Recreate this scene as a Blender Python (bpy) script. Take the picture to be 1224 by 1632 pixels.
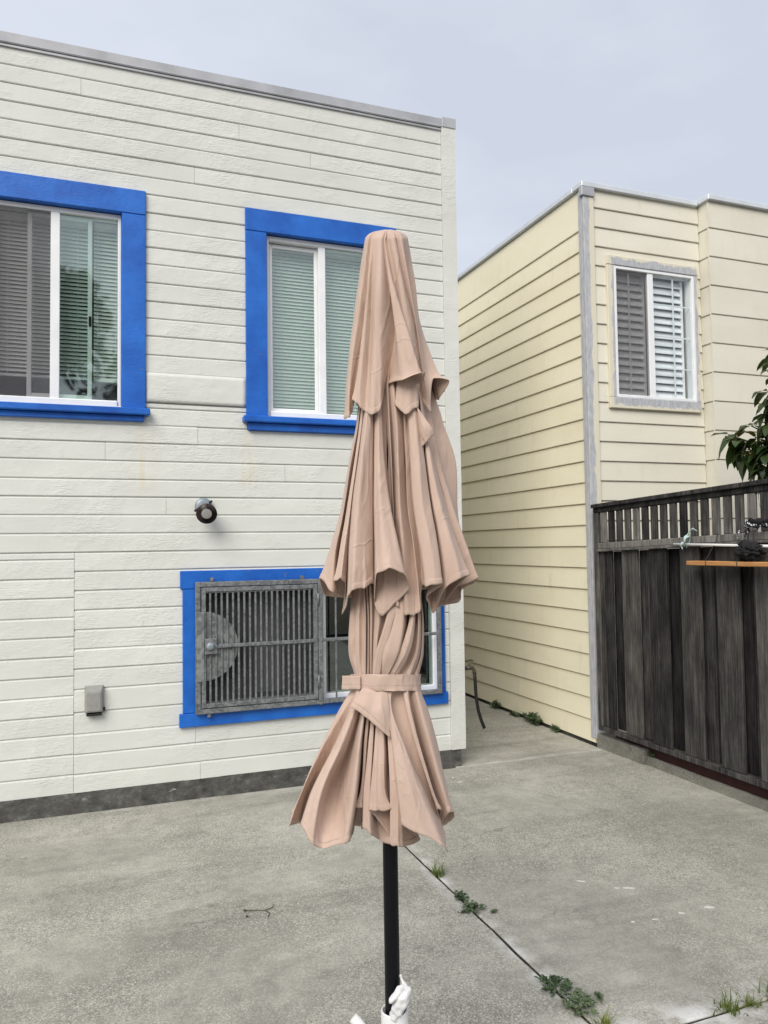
import bpy, bmesh, math, random
from mathutils import Vector, Matrix, noise
R = math.radians
sc = bpy.context.scene
for o in list(bpy.data.objects): bpy.data.objects.remove(o)
COL = sc.collection

# ------------------------------------------------------------------ camera
YAW, PITCH, ROLL = R(20.5), R(2.55), R(0.78)
F = Vector((math.sin(YAW)*math.cos(PITCH), math.cos(YAW)*math.cos(PITCH), math.sin(PITCH)))
Rt = Vector((math.cos(YAW), -math.sin(YAW), 0)); Up = Rt.cross(F)
Ri = Rt*math.cos(ROLL) - Up*math.sin(ROLL); Ui = Up*math.cos(ROLL) + Rt*math.sin(ROLL)
cd = bpy.data.cameras.new('camera'); cam = bpy.data.objects.new('camera', cd); COL.objects.link(cam)
cd.sensor_fit = 'VERTICAL'; cd.sensor_height = 36; cd.lens = 36*1227/1632
cd.clip_start = 0.05; cd.clip_end = 2000
M4 = Matrix.Identity(4)
for i in range(3):
    M4[i][0] = Ri[i]; M4[i][1] = Ui[i]; M4[i][2] = -F[i]
M4[2][3] = 1.6
cam.matrix_world = M4
sc.camera = cam
sc.render.resolution_x = 768; sc.render.resolution_y = 1024

# ------------------------------------------------------------------ sky and light (overcast)
SUN_EL, SUN_AZ = 40, 219            # azimuth clockwise from +Y: behind the camera, a little to the left
w = bpy.data.worlds.new('World'); sc.world = w; w.use_nodes = True
nt = w.node_tree; nt.nodes.clear()
def wn(t, **k):
    n = nt.nodes.new(t)
    for a, v in k.items(): setattr(n, a, v)
    return n
sky = wn('ShaderNodeTexSky', sky_type='NISHITA', sun_disc=False, sun_elevation=R(SUN_EL), sun_rotation=R(SUN_AZ), air_density=1.2, dust_density=4.0)
bg1 = wn('ShaderNodeBackground'); bg1.inputs['Strength'].default_value = 0.06
tc = wn('ShaderNodeTexCoord'); mp = wn('ShaderNodeMapping'); mp.inputs['Scale'].default_value = (1.0, 1.0, 2.6)
nz = wn('ShaderNodeTexNoise'); nz.inputs['Scale'].default_value = 2.2; nz.inputs['Detail'].default_value = 5; nz.inputs['Roughness'].default_value = 0.5
rp = wn('ShaderNodeValToRGB')
rp.color_ramp.elements[0].position = 0.36; rp.color_ramp.elements[0].color = (0.295, 0.318, 0.368, 1)
rp.color_ramp.elements[1].position = 0.66; rp.color_ramp.elements[1].color = (0.362, 0.382, 0.428, 1)
bg2 = wn('ShaderNodeBackground'); bg2.inputs['Strength'].default_value = 1.0
mx = wn('ShaderNodeMixShader'); mx.inputs[0].default_value = 0.93
out = wn('ShaderNodeOutputWorld')
L = nt.links.new
L(sky.outputs[0], bg1.inputs[0]); L(tc.outputs['Generated'], mp.inputs[0]); L(mp.outputs[0], nz.inputs[0]); L(nz.outputs[0], rp.inputs[0])
L(rp.outputs[0], bg2.inputs[0]); L(bg1.outputs[0], mx.inputs[1]); L(bg2.outputs[0], mx.inputs[2]); L(mx.outputs[0], out.inputs[0])
sd = bpy.data.lights.new('sun', 'SUN'); sd.energy = 1.5; sd.angle = R(40); sd.color = (1.0, 0.955, 0.875)
sun = bpy.data.objects.new('sun', sd); COL.objects.link(sun)
sdir = Vector((math.sin(R(SUN_AZ))*math.cos(R(SUN_EL)), math.cos(R(SUN_AZ))*math.cos(R(SUN_EL)), math.sin(R(SUN_EL))))
sun.rotation_euler = sdir.to_track_quat('Z', 'Y').to_euler(); sun.location = (0, -4, 12)
sc.view_settings.view_transform = 'Standard'; sc.view_settings.look = 'None'
sc.view_settings.exposure = 1.15; sc.view_settings.gamma = 1; sc.view_settings.use_curve_mapping = False

sc.cycles.max_bounces = 8; sc.cycles.diffuse_bounces = 4; sc.cycles.glossy_bounces = 3; sc.cycles.transmission_bounces = 4; sc.cycles.transparent_max_bounces = 12

# ------------------------------------------------------------------ materials
def srgb(r, g, b):
    f = lambda c: ((c/255+0.055)/1.055)**2.4 if c > 10 else c/255/12.92
    return (f(r), f(g), f(b), 1)
class Mat:
    def __init__(s, name, rough=0.6, spec=0.4, metal=0.0):
        s.m = bpy.data.materials.new(name); s.m.use_nodes = True; s.t = s.m.node_tree
        s.b = s.t.nodes['Principled BSDF']; s.o = s.t.nodes['Material Output']
        s.b.inputs['Roughness'].default_value = rough; s.b.inputs['Specular IOR Level'].default_value = spec; s.b.inputs['Metallic'].default_value = metal
        s.geo = s.n('ShaderNodeNewGeometry'); s.tc = s.n('ShaderNodeTexCoord'); s.oi = s.n('ShaderNodeObjectInfo')
    def n(s, t, **k):
        n = s.t.nodes.new(t)
        for a, v in k.items():
            if a in n.inputs.keys() if hasattr(n.inputs, 'keys') else False: n.inputs[a].default_value = v
            else: setattr(n, a, v)
        return n
    def l(s, a, b): s.t.links.new(a, b)
    def pos(s, scale=(1, 1, 1), src='pos', jitter=False):
        m = s.n('ShaderNodeMapping'); m.inputs['Scale'].default_value = scale
        p = s.geo.outputs['Position'] if src == 'pos' else s.tc.outputs['Object'] if src == 'obj' else s.tc.outputs['UV']
        s.l(p, m.inputs[0])
        if jitter:
            c = s.n('ShaderNodeCombineXYZ'); k = s.math('MULTIPLY', s.oi.outputs['Random'], 37.0)
            for i in range(3): s.l(k, c.inputs[i])
            s.l(c.outputs[0], m.inputs['Location'])
        return m.outputs[0]
    def noise(s, vec, scale, detail=4, rough=0.55, dist=0.0):
        n = s.n('ShaderNodeTexNoise'); n.inputs['Scale'].default_value = scale; n.inputs['Detail'].default_value = detail
        n.inputs['Roughness'].default_value = rough; n.inputs['Distortion'].default_value = dist; s.l(vec, n.inputs[0]); return n.outputs[0]
    def vor(s, vec, scale, feature='F1', out='Distance'):
        n = s.n('ShaderNodeTexVoronoi'); n.feature = feature; n.inputs['Scale'].default_value = scale; s.l(vec, n.inputs[0]); return n.outputs[out]
    def ramp(s, f, stops, interp='LINEAR'):
        n = s.n('ShaderNodeValToRGB'); cr = n.color_ramp; cr.interpolation = interp
        while len(cr.elements) < len(stops): cr.elements.new(0.5)
        for e, (p, c) in zip(cr.elements, stops):
            e.position = p; e.color = c if hasattr(c, '__len__') else (c, c, c, 1)
        s.l(f, n.inputs[0]); return n.outputs[0]
    def mix(s, f, a, b, mode='MIX'):
        n = s.n('ShaderNodeMix'); n.data_type = 'RGBA'; n.blend_type = mode
        for k, v in ((0, f), (6, a), (7, b)):
            if hasattr(v, 'is_linked'): s.l(v, n.inputs[k])
            else: n.inputs[k].default_value = v
        return n.outputs[2]
    def math(s, op, a, b=0.0, clamp=False):
        n = s.n('ShaderNodeMath'); n.operation = op; n.use_clamp = clamp
        for k, v in ((0, a), (1, b)):
            if hasattr(v, 'is_linked'): s.l(v, n.inputs[k])
            else: n.inputs[k].default_value = v
        return n.outputs[0]
    def xyz(s, vec):
        n = s.n('ShaderNodeSeparateXYZ'); s.l(vec, n.inputs[0]); return n.outputs
    def base(s, c):
        if hasattr(c, 'is_linked'): s.l(c, s.b.inputs['Base Color'])
        else: s.b.inputs['Base Color'].default_value = c
        return s
    def rough(s, f): s.l(f, s.b.inputs['Roughness']); return s
    def bump(s, h, strength=0.5, dist=0.01):
        n = s.n('ShaderNodeBump'); n.inputs['Strength'].default_value = strength; n.inputs['Distance'].default_value = dist
        s.l(h, n.inputs['Height'])
        if s.b.inputs['Normal'].is_linked: s.l(s.b.inputs['Normal'].links[0].from_socket, n.inputs['Normal'])
        s.l(n.outputs[0], s.b.inputs['Normal']); return s

def m_plain(name, col, rough=0.5, spec=0.4, metal=0.0, var=0.12, scale=30.0, bump=0.0, bscale=60.0):
    m = Mat(name, rough, spec, metal)
    n = m.noise(m.pos(), scale, 4)
    lo = tuple(c*(1-var) for c in col[:3])+(1,); hi = tuple(min(1, c*(1+var)) for c in col[:3])+(1,)
    m.base(m.ramp(n, [(0.3, lo), (0.7, hi)]))
    if bump: m.bump(m.noise(m.pos(), bscale, 4), bump, 0.004)
    return m.m

def box_mask(m, x0, x1, y0, y1, xs, ys, soft):
    """soft 0..1 mask for a rectangle in two sockets"""
    def edge(s, lo, hi):
        a = m.math('DIVIDE', m.math('SUBTRACT', s, lo), soft, True); b = m.math('DIVIDE', m.math('SUBTRACT', hi, s), soft, True)
        return m.math('MULTIPLY', a, b)
    return m.math('MULTIPLY', edge(xs, x0, x1), edge(ys, y0, y1))

def m_whitewood():
    m = Mat('white_painted_wood', 0.55, 0.35)
    big = m.noise(m.pos((0.8, 0.8, 2.0)), 2.2, 5)
    col = m.ramp(big, [(0.3, (0.605, 0.612, 0.575, 1)), (0.7, (0.675, 0.680, 0.642, 1))])
    rnd = m.ramp(m.oi.outputs['Random'], [(0, (0.955, 0.96, 0.96, 1)), (1, (1.0, 1.0, 0.985, 1))])
    col = m.mix(1.0, col, rnd, 'MULTIPLY')
    # grime specks and lichen-grey blotches
    sp = m.ramp(m.noise(m.pos((1, 1, 3)), 16, 6, 0.7), [(0.60, 0.0), (0.76, 1.0)])
    col = m.mix(m.math('MULTIPLY', sp, 0.20), col, (0.42, 0.43, 0.40, 1))
    # paint missing in tiny chips
    ch = m.ramp(m.noise(m.pos((1, 1, 2.5)), 46, 3, 0.6), [(0.735, 0.0), (0.755, 1.0)])
    col = m.mix(m.math('MULTIPLY', ch, 0.6), col, (0.30, 0.29, 0.27, 1))
    dots = m.ramp(m.vor(m.pos((1, 0.001, 2.2)), 4.3), [(0.016, 1.0), (0.024, 0.0)])
    col = m.mix(m.math('MULTIPLY', dots, 0.5), col, (0.25, 0.23, 0.20, 1))
    # rusty-yellow drips under the two sills
    X = m.xyz(m.geo.outputs['Position'])
    drip = m.ramp(m.noise(m.pos((14, 1, 1.2)), 2.0, 3), [(0.38, 0.0), (0.62, 1.0)])
    for x0, x1, z0, z1, k in ((0.22, 0.36, 1.95, 2.44, 0.34), (0.88, 1.02, 2.0, 2.40, 0.34), (-0.28, -0.24, 0.40, 0.5, 0.3)):
        col = m.mix(m.math('MULTIPLY', m.math('MULTIPLY', box_mask(m, x0, x1, z0, z1, X[0], X[2], 0.06), drip), k), col, (0.62, 0.47, 0.20, 1))
    m.base(col)
    grain = m.noise(m.pos((2.2, 2.2, 20)), 5, 4, 0.55, 0.8)
    wr = m.noise(m.pos((2.6, 2.6, 8)), 7, 3, 0.5, 1.6)
    mask = m.ramp(m.noise(m.pos(), 3.4, 4), [(0.44, 0.12), (0.64, 1.0)])
    m.bump(m.math('MULTIPLY', wr, mask), 0.5, 0.009)
    m.bump(m.math('MULTIPLY', grain, mask), 0.45, 0.006)
    return m.m

def m_bluepaint():
    m = Mat('blue_paint', 0.42, 0.45)
    n = m.noise(m.pos((1, 1, 1)), 5, 6)
    col = m.ramp(n, [(0.3, srgb(8, 78, 166)), (0.7, srgb(28, 106, 198))])
    X = m.xyz(m.geo.outputs['Position'])
    # flaked paint on the head casing of the lower window
    fl = m.ramp(m.noise(m.pos((3, 1, 6)), 5.5, 6, 0.6), [(0.62, 0.0), (0.66, 1.0)])
    top = box_mask(m, 0.55, 2.4, 1.375, 1.47, X[0], X[2], 0.02)
    fl2 = m.ramp(m.noise(m.pos(), 38, 3, 0.6), [(0.71, 0.0), (0.73, 1.0)])
    col = m.mix(m.math('MAXIMUM', m.math('MULTIPLY', fl, top), m.math('MULTIPLY', fl2, 0.7)), col, (0.14, 0.135, 0.14, 1))
    m.base(col); m.bump(m.noise(m.pos((3, 3, 3)), 9, 5), 0.25, 0.006)
    m.bump(m.noise(m.pos((6, 6, 30)), 8, 4), 0.3, 0.005)
    return m.m

def m_galv(name, lo, hi, scale=90, rough=0.5, metal=0.55):
    m = Mat(name, rough, 0.5, metal)
    v = m.vor(m.pos(), scale, 'F1', 'Color')
    g = m.xyz(v)[0]
    n = m.noise(m.pos(), 14, 5)
    f = m.math('ADD', m.math('MULTIPLY', g, 0.45), m.math('MULTIPLY', n, 0.6))
    m.base(m.ramp(f, [(0.2, lo), (0.8, hi)]))
    m.rough(m.ramp(f, [(0.2, rough-0.08), (0.8, rough+0.15)]))
    m.bump(n, 0.2, 0.003)
    return m.m

def m_cream(name, c0, c1, seed=0.0):
    m = Mat(name, 0.6, 0.3)
    n = m.noise(m.pos((0.6, 0.6, 1.6)), 1.7, 6)
    col = m.ramp(n, [(0.3, c0), (0.7, c1)])
    rnd = m.ramp(m.oi.outputs['Random'], [(0, (0.95, 0.95, 0.95, 1)), (1, (1, 1, 1, 1))])
    col = m.mix(1.0, col, rnd, 'MULTIPLY')
    g = m.ramp(m.noise(m.pos((5, 5, 1.2)), 2.5, 6, 0.65), [(0.56, 0.0), (0.8, 1.0)])
    col = m.mix(m.math('MULTIPLY', g, 0.25), col, (0.42, 0.38, 0.27, 1))
    dots = m.ramp(m.vor(m.pos((1, 1, 2.0)), 3.6), [(0.010, 1.0), (0.016, 0.0)])
    col = m.mix(m.math('MULTIPLY', dots, 0.4), col, (0.25, 0.22, 0.16, 1))
    m.base(col)
    m.bump(m.noise(m.pos((4, 4, 20)), 6, 5, 0.6, 0.5), 0.22, 0.004)
    return m.m

def m_primer(name, axis_mask, cream):
    """cream trim with patchy grey primer; axis_mask builds the mask socket"""
    m = Mat(name, 0.65, 0.3)
    n = m.noise(m.pos((6, 6, 3.0)), 2.5, 5, 0.6)
    msk = axis_mask(m, n)
    g = m.ramp(m.noise(m.pos((12, 12, 3)), 5, 5), [(0.3, (0.34, 0.35, 0.37, 1)), (0.7, (0.49, 0.50, 0.525, 1))])
    m.base(m.mix(msk, cream, g)); m.bump(m.noise(m.pos((3, 3, 12)), 8, 5), 0.3, 0.004)
    return m.m

def m_glass(name, tint=(0.80, 0.88, 0.84, 1), rough=0.0, ior=1.52, boost=1.0):
    m = Mat(name); t = m.t
    tr = m.n('ShaderNodeBsdfTransparent'); tr.inputs[0].default_value = tint
    gl = m.n('ShaderNodeBsdfGlossy'); gl.inputs['Roughness'].default_value = rough; gl.inputs['Color'].default_value = (0.92, 0.96, 0.94, 1)
    lw = m.n('ShaderNodeLayerWeight'); lw.inputs[0].default_value = 0.5
    p5 = m.math('POWER', lw.outputs['Facing'], 5.0); fz = m.math('ADD', m.math('MULTIPLY', p5, 0.92), 0.045)
    wv = m.noise(m.pos(), 2.2, 2)
    bp = m.n('ShaderNodeBump'); bp.inputs['Strength'].default_value = 0.12; bp.inputs['Distance'].default_value = 0.02; m.l(wv, bp.inputs['Height'])
    m.l(bp.outputs[0], gl.inputs['Normal'])
    k = m.math('MULTIPLY', fz, boost, True)
    mxs = m.n('ShaderNodeMixShader'); m.l(k, mxs.inputs[0]); m.l(tr.outputs[0], mxs.inputs[1]); m.l(gl.outputs[0], mxs.inputs[2])
    m.l(mxs.outputs[0], m.o.inputs[0])
    return m.m

def m_concrete(name, jx=(), jy=(), base=0.30):
    """broom-worn concrete; pale bloom near the joint lines (x = jx, y = jy)"""
    m = Mat(name, 0.88, 0.2)
    p = m.pos()
    warp = m.noise(m.pos((1.0, 0.55, 1)), 1.3, 6, 0.6)
    b = base
    col = m.ramp(warp, [(0.25, (b*0.68, b*0.652, b*0.555, 1)), (0.5, (b, b*0.965, b*0.835, 1)), (0.75, (b*1.26, b*1.22, b*1.065, 1))])
    st = m.noise(m.pos((0.35, 1.5, 1)), 1.6, 5, 0.62, 0.6)
    col = m.mix(m.ramp(st, [(0.48, 0.0), (0.68, 0.75)]), col, (b*0.58, b*0.56, b*0.48, 1))
    # sandy grain, worn smooth in patches
    sm = m.ramp(m.noise(m.pos((0.8, 0.8, 1)), 1.6, 5, 0.65), [(0.40, 0.35), (0.58, 1.0)])
    ga = m.xyz(m.vor(p, 290, 'F1', 'Color'))[0]; gb = m.xyz(m.vor(p, 150, 'F1', 'Color'))[1]; gr = m.math('ADD', m.math('MULTIPLY', ga, 0.62), m.math('MULTIPLY', gb, 0.38))
    mid = m.noise(p, 9, 6, 0.7)
    col = m.mix(1.0, col, m.ramp(mid, [(0.3, (0.80, 0.80, 0.80, 1)), (0.7, (1.16, 1.16, 1.15, 1))]), 'MULTIPLY')
    col = m.mix(m.math('MULTIPLY', m.ramp(gr, [(0.12, 0.78), (0.45, 0.0)]), sm), col, (b*0.40, b*0.385, b*0.33, 1))
    col = m.mix(m.math('MULTIPLY', m.ramp(gr, [(0.60, 0.0), (0.92, 0.78)]), sm), col, (b*1.75, b*1.70, b*1.48, 1))
    # fine dark pits, pale scuffs
    pit = m.ramp(m.noise(p, 60, 3, 0.6), [(0.66, 0.0), (0.74, 0.6)])
    col = m.mix(m.math('MULTIPLY', pit, sm), col, (b*0.45, b*0.44, b*0.40, 1))
    sc_ = m.ramp(m.noise(m.pos((1.0, 0.35, 1)), 11, 4, 0.7, 0.5), [(0.67, 0.0), (0.78, 0.35)])
    col = m.mix(sc_, col, (0.55, 0.54, 0.50, 1))
    # hairline cracks and dark damp-looking stains with ragged shapes
    cn = m.math('ABSOLUTE', m.math('SUBTRACT', m.noise(m.pos((0.55, 1.0, 1)), 0.9, 6, 0.62), 0.5))
    ck = m.math('MULTIPLY', m.ramp(cn, [(0.0, 1.0), (0.0028, 0.0)]), m.ramp(m.noise(m.pos((1, 1, 1)), 0.8, 3), [(0.50, 0.0), (0.60, 0.65)]))
    col = m.mix(ck, col, (b*0.35, b*0.34, b*0.30, 1))
    ds = m.ramp(m.noise(m.pos((0.9, 0.5, 1)), 2.4, 7, 0.7, 0.8), [(0.60, 0.0), (0.70, 0.40)])
    col = m.mix(ds, col, (b*0.42, b*0.41, b*0.37, 1))
    X = m.xyz(p)
    wob = m.noise(p, 5, 5, 0.65)
    for ax, vals in ((0, jx), (1, jy)):
        for v, wd, k in vals:
            d = m.math('ABSOLUTE', m.math('SUBTRACT', X[ax], v))
            f = m.math('SUBTRACT', 1.0, m.math('DIVIDE', d, wd), True)
            f = m.math('MULTIPLY', m.math('MULTIPLY', f, m.ramp(wob, [(0.44, 0.0), (0.60, 1.0)])), k, True)
            col = m.mix(f, col, (0.66, 0.655, 0.64, 1))
    m.base(col)
    return m.m

def m_foundation():
    m = Mat('foundation_concrete', 0.9, 0.2)
    n = m.noise(m.pos((1, 1, 1.3)), 13, 8, 0.74)
    col = m.ramp(n, [(0.28, (0.034, 0.034, 0.031, 1)), (0.55, (0.105, 0.103, 0.095, 1)), (0.78, (0.25, 0.245, 0.225, 1))])
    sp = m.ramp(m.noise(m.pos((1, 1, 3)), 7, 7, 0.75), [(0.64, 0.0), (0.70, 0.7)])
    m.base(m.mix(sp, col, (0.55, 0.55, 0.52, 1))); m.bump(n, 0.6, 0.02)
    return m.m

def m_fence(name='weathered_fence_wood', k=1.0):
    m = Mat(name, 0.85, 0.2)
    v = m.pos((34, 34, 1.1), 'pos', True)
    n = m.noise(v, 2.6, 9, 0.72, 0.25)
    rn = m.math('MULTIPLY', m.math('SUBTRACT', m.oi.outputs['Random'], 0.5), 0.48)
    f = m.math('ADD', n, rn)
    blot = m.noise(m.pos((5, 5, 1.6), 'pos', True), 2.2, 6, 0.68)
    f = m.math('ADD', f, m.math('MULTIPLY', m.math('SUBTRACT', blot, 0.5), 0.75))
    c = [(0.010, 0.0098, 0.0105), (0.042, 0.0395, 0.038), (0.105, 0.099, 0.092), (0.24, 0.228, 0.208)]
    m.base(m.ramp(f, [(p, (a*k, b*k, d*k, 1)) for p, (a, b, d) in zip((0.22, 0.42, 0.62, 0.86), c)]))
    m.bump(n, 0.7, 0.006)
    kn = m.ramp(m.vor(m.pos((6, 6, 2.2), 'pos', True), 1.0), [(0.02, 1.0), (0.07, 0.0)])
    m.base(m.mix(m.math('MULTIPLY', kn, 0.85), m.b.inputs['Base Color'].links[0].from_socket, (0.008, 0.008, 0.009, 1)))
    return m.m

def m_fabric():
    m = Mat('beige_canopy_fabric', 0.72, 0.25)
    n = m.noise(m.pos((1, 1, 0.6), 'obj'), 5, 6, 0.62)
    col = m.ramp(n, [(0.3, (0.520, 0.382, 0.308, 1)), (0.7, (0.635, 0.478, 0.392, 1))])
    UV = m.xyz(m.tc.outputs['UV'])          # x: metres around, y: metres up from the hem
    d = m.math('ABSOLUTE', m.math('SUBTRACT', UV[1], 0.0125))
    st = m.math('SUBTRACT', 1.0, m.math('DIVIDE', d, 0.0013), True)
    dash = m.ramp(m.math('FRACT', m.math('MULTIPLY', UV[0], 260.0)), [(0.55, 1.0), (0.75, 0.2)])
    stitch = m.math('MULTIPLY', st, dash)
    col = m.mix(m.math('MULTIPLY', stitch, 0.45), col, (0.27, 0.18, 0.135, 1))
    m.base(col)
    m.b.inputs['Sheen Weight'].default_value = 0.12; m.b.inputs['Sheen Roughness'].default_value = 0.5
    wx = m.n('ShaderNodeTexWave'); wx.inputs['Scale'].default_value = 260; wx.bands_direction = 'DIAGONAL'; m.l(m.tc.outputs['UV'], wx.inputs[0])
    m.bump(wx.outputs[1], 0.10, 0.0006)
    crease = m.noise(m.pos((1, 1, 0.35), 'obj'), 16, 5, 0.6, 0.6)
    m.bump(crease, 0.26, 0.010)
    m.bump(m.noise(m.pos((1, 1, 1), 'obj'), 45, 4, 0.6, 0.4), 0.12, 0.003)
    m.bump(m.math('SUBTRACT', 1.0, st), 0.4, 0.0015)
    # sharp creases: thin ridges along the folds, and faint packing folds across the cloth
    rg = m.ramp(m.math('ABSOLUTE', m.math('SUBTRACT', m.noise(m.pos((1, 1, 0.22), 'obj'), 9, 3, 0.5, 0.8), 0.5)), [(0.0, 1.0), (0.05, 0.0)])
    m.bump(rg, 0.38, 0.004)
    for yy_ in (0.118, 0.162):
        d2 = m.math('ABSOLUTE', m.math('SUBTRACT', m.math('ADD', UV[1], m.math('MULTIPLY', m.noise(m.pos((1, 1, 1), 'obj'), 4, 2), 0.02)), yy_))
        ln = m.math('MULTIPLY', m.math('SUBTRACT', 1.0, m.math('DIVIDE', d2, 0.004), True), m.ramp(m.noise(m.pos((1, 1, 1), 'obj'), 12, 2), [(0.5, 0.0), (0.6, 1.0)]))
        m.bump(ln, 0.35, 0.003)
    tl = m.n('ShaderNodeBsdfTranslucent'); tl.inputs[0].default_value = (0.70, 0.42, 0.27, 1)
    mxs = m.n('ShaderNodeMixShader'); mxs.inputs[0].default_value = 0.07
    m.l(m.b.outputs[0], mxs.inputs[1]); m.l(tl.outputs[0], mxs.inputs[2]); m.l(mxs.outputs[0], m.o.inputs[0])
    return m.m

def m_leaf(name, lo, hi, rough=0.42, trans=(0.10, 0.16, 0.03, 1)):
    m = Mat(name, rough, 0.5)
    n = m.noise(m.pos(), 40, 3)
    f = m.math('ADD', m.math('MULTIPLY', n, 0.5), m.math('MULTIPLY', m.oi.outputs['Random'], 0.5))
    m.base(m.ramp(f, [(0.25, lo), (0.75, hi)])); m.bump(n, 0.2, 0.003)
    tl = m.n('ShaderNodeBsdfTranslucent'); tl.inputs[0].default_value = trans
    mxs = m.n('ShaderNodeMixShader'); mxs.inputs[0].default_value = 0.18
    m.l(m.b.outputs[0], mxs.inputs[1]); m.l(tl.outputs[0], mxs.inputs[2]); m.l(mxs.outputs[0], m.o.inputs[0])
    return m.m

WHITEWOOD = m_whitewood(); BLUE = m_bluepaint(); FOUND = m_foundation()
GALV = m_galv('galvanised_steel', (0.095, 0.10, 0.105, 1), (0.24, 0.25, 0.255, 1), 70, 0.5, 0.3)
GALVP = m_galv('galvanised_plate', (0.10, 0.11, 0.11, 1), (0.28, 0.295, 0.29, 1), 38, 0.5, 0.3)
FLASH = m_plain('roof_flashing', (0.42, 0.425, 0.445), 0.5, 0.5, 0.3, var=0.16, scale=5)
BRIGHTFLASH = m_plain('bright_flashing', (0.60, 0.63, 0.66), 0.4, 0.5, 0.2, var=0.10, scale=5)
VINYL = m_plain('white_vinyl', (0.76, 0.77, 0.78), 0.35, 0.5, var=0.05, scale=8)
VINYL_SHADED = m_plain('white_vinyl_shaded', (0.50, 0.51, 0.53), 0.4, 0.5, var=0.05)  # white vinyl greyed in its colour to stand for shade
BLIND = m_plain('blind_slat_white', (0.80, 0.81, 0.78), 0.45, 0.4, var=0.05)
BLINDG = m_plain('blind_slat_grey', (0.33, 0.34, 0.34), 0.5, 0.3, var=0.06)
SHUT = m_plain('shutter_white', (0.86, 0.865, 0.87), 0.4, 0.4, var=0.03)
ROOM = m_plain('dimmed_room_plaster', (0.10, 0.10, 0.10), 0.9, 0.1)  # dimness of the room put into the wall colour
DARKROOM = m_plain('darkened_room_plaster', (0.03, 0.03, 0.032), 0.9, 0.1)  # unlit room: deeper shade put into the wall colour
GLASS = m_glass('window_glass', (0.86, 0.92, 0.89, 1), 0.03, 1.52, 3.0)
GLASSC = m_glass('clear_window_glass', (0.96, 0.975, 0.98, 1), 0.0, 1.52, 1.4)
def m_screen():
    m = Mat('insect_screen_mesh'); tr = m.n('ShaderNodeBsdfTransparent'); df = m.n('ShaderNodeBsdfDiffuse'); df.inputs[0].default_value = (0.16, 0.16, 0.17, 1)
    X = m.xyz(m.pos()); g1 = m.ramp(m.math('FRACT', m.math('MULTIPLY', X[0], 520.0)), [(0.0, 1.0), (0.19, 0.0)], 'CONSTANT'); g2 = m.ramp(m.math('FRACT', m.math('MULTIPLY', X[2], 520.0)), [(0.0, 1.0), (0.19, 0.0)], 'CONSTANT')
    mxs = m.n('ShaderNodeMixShader'); m.l(m.math('MAXIMUM', g1, g2), mxs.inputs[0]); m.l(tr.outputs[0], mxs.inputs[1]); m.l(df.outputs[0], mxs.inputs[2]); m.l(mxs.outputs[0], m.o.inputs[0])
    return m.m
SCREEN = m_screen()
CREAM_C = (0.655, 0.60, 0.445, 1)
CREAM_LIT = m_cream('cream_siding_brightened', (0.775, 0.718, 0.540, 1), (0.840, 0.785, 0.610, 1))  # side wall: alley light put into the colour, lighter and yellower than the front
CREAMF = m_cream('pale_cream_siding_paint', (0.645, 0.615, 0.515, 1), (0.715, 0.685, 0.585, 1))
def _cm(m, n):
    X = m.xyz(m.geo.outputs['Position'])
    k = m.math('ADD', m.math('MULTIPLY', m.math('SUBTRACT', n, 0.5), 0.09), X[0])
    a = m.math('DIVIDE', m.math('SUBTRACT', 3.755, k), 0.012, True)
    return m.math('MULTIPLY', a, m.ramp(m.noise(m.pos((20, 20, 4)), 2.5, 4), [(0.22, 0.35), (0.40, 1.0)]))
PRIMERCORNER = m_primer('primed_corner_trim', _cm, (0.645, 0.605, 0.485, 1))
def _cw(m, n):
    X = m.xyz(m.geo.outputs['Position'])
    k = m.math('MULTIPLY', m.math('SUBTRACT', n, 0.5), 0.10)
    dx = m.math('ABSOLUTE', m.math('SUBTRACT', X[0], 4.385)); dz = m.math('ABSOLUTE', m.math('SUBTRACT', X[2], 3.335))
    a = m.math('DIVIDE', m.math('SUBTRACT', 0.442, m.math('ADD', dx, k)), 0.01, True)
    b = m.math('DIVIDE', m.math('SUBTRACT', 0.612, m.math('ADD', dz, k)), 0.01, True)
    return m.math('MULTIPLY', a, b)
PRIMERWIN = m_primer('primed_window_casing', _cw, (0.645, 0.605, 0.485, 1))
JX = [(1.552, 0.075, 0.8)]; JY = [(2.13, 0.13, 1.1), (5.10, 0.05, 0.35)]
CONC = m_concrete('patio_concrete', JX, JY, 0.365)
CURB = m_concrete('kerb_concrete', (), (), 0.21)
DIRT = m_plain('joint_dirt', (0.045, 0.042, 0.036), 0.95, 0.1, var=0.4, scale=60, bump=0.6)
SOIL = m_plain('yard_soil', (0.10, 0.085, 0.065), 0.95, 0.1, var=0.35, scale=6, bump=0.5, bscale=20)
FENCE = m_fence('weathered_fence_wood', 0.54); FENCEL = m_fence('silvered_fence_wood', 0.55); RAIL = m_fence('weathered_fence_rail', 1.05)
REDWOOD = m_plain('dark_red_paint', (0.036, 0.011, 0.010), 0.7, 0.3, var=0.3, scale=12)
FABRIC = m_fabric()
POLE = m_plain('black_powder_coat', (0.003, 0.0035, 0.006), 0.42, 0.22, var=0.1)
PVC = m_plain('white_plastic_pipe', (0.74, 0.74, 0.73), 0.38, 0.5, var=0.06, scale=20)
BAG = m_plain('white_plastic_film', (0.70, 0.70, 0.70), 0.35, 0.5, var=0.05, bump=0.4, bscale=50)
BRONZE = m_plain('dark_bronze_housing', (0.022, 0.010, 0.009), 0.35, 0.5, var=0.2)
LENS = m_plain('frosted_lamp_glass', (0.30, 0.30, 0.28), 0.3, 0.5, var=0.15, scale=90)
GREYPLATE = m_plain('grey_cast_metal', (0.25, 0.29, 0.32), 0.45, 0.5, 0.3, var=0.15)
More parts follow.
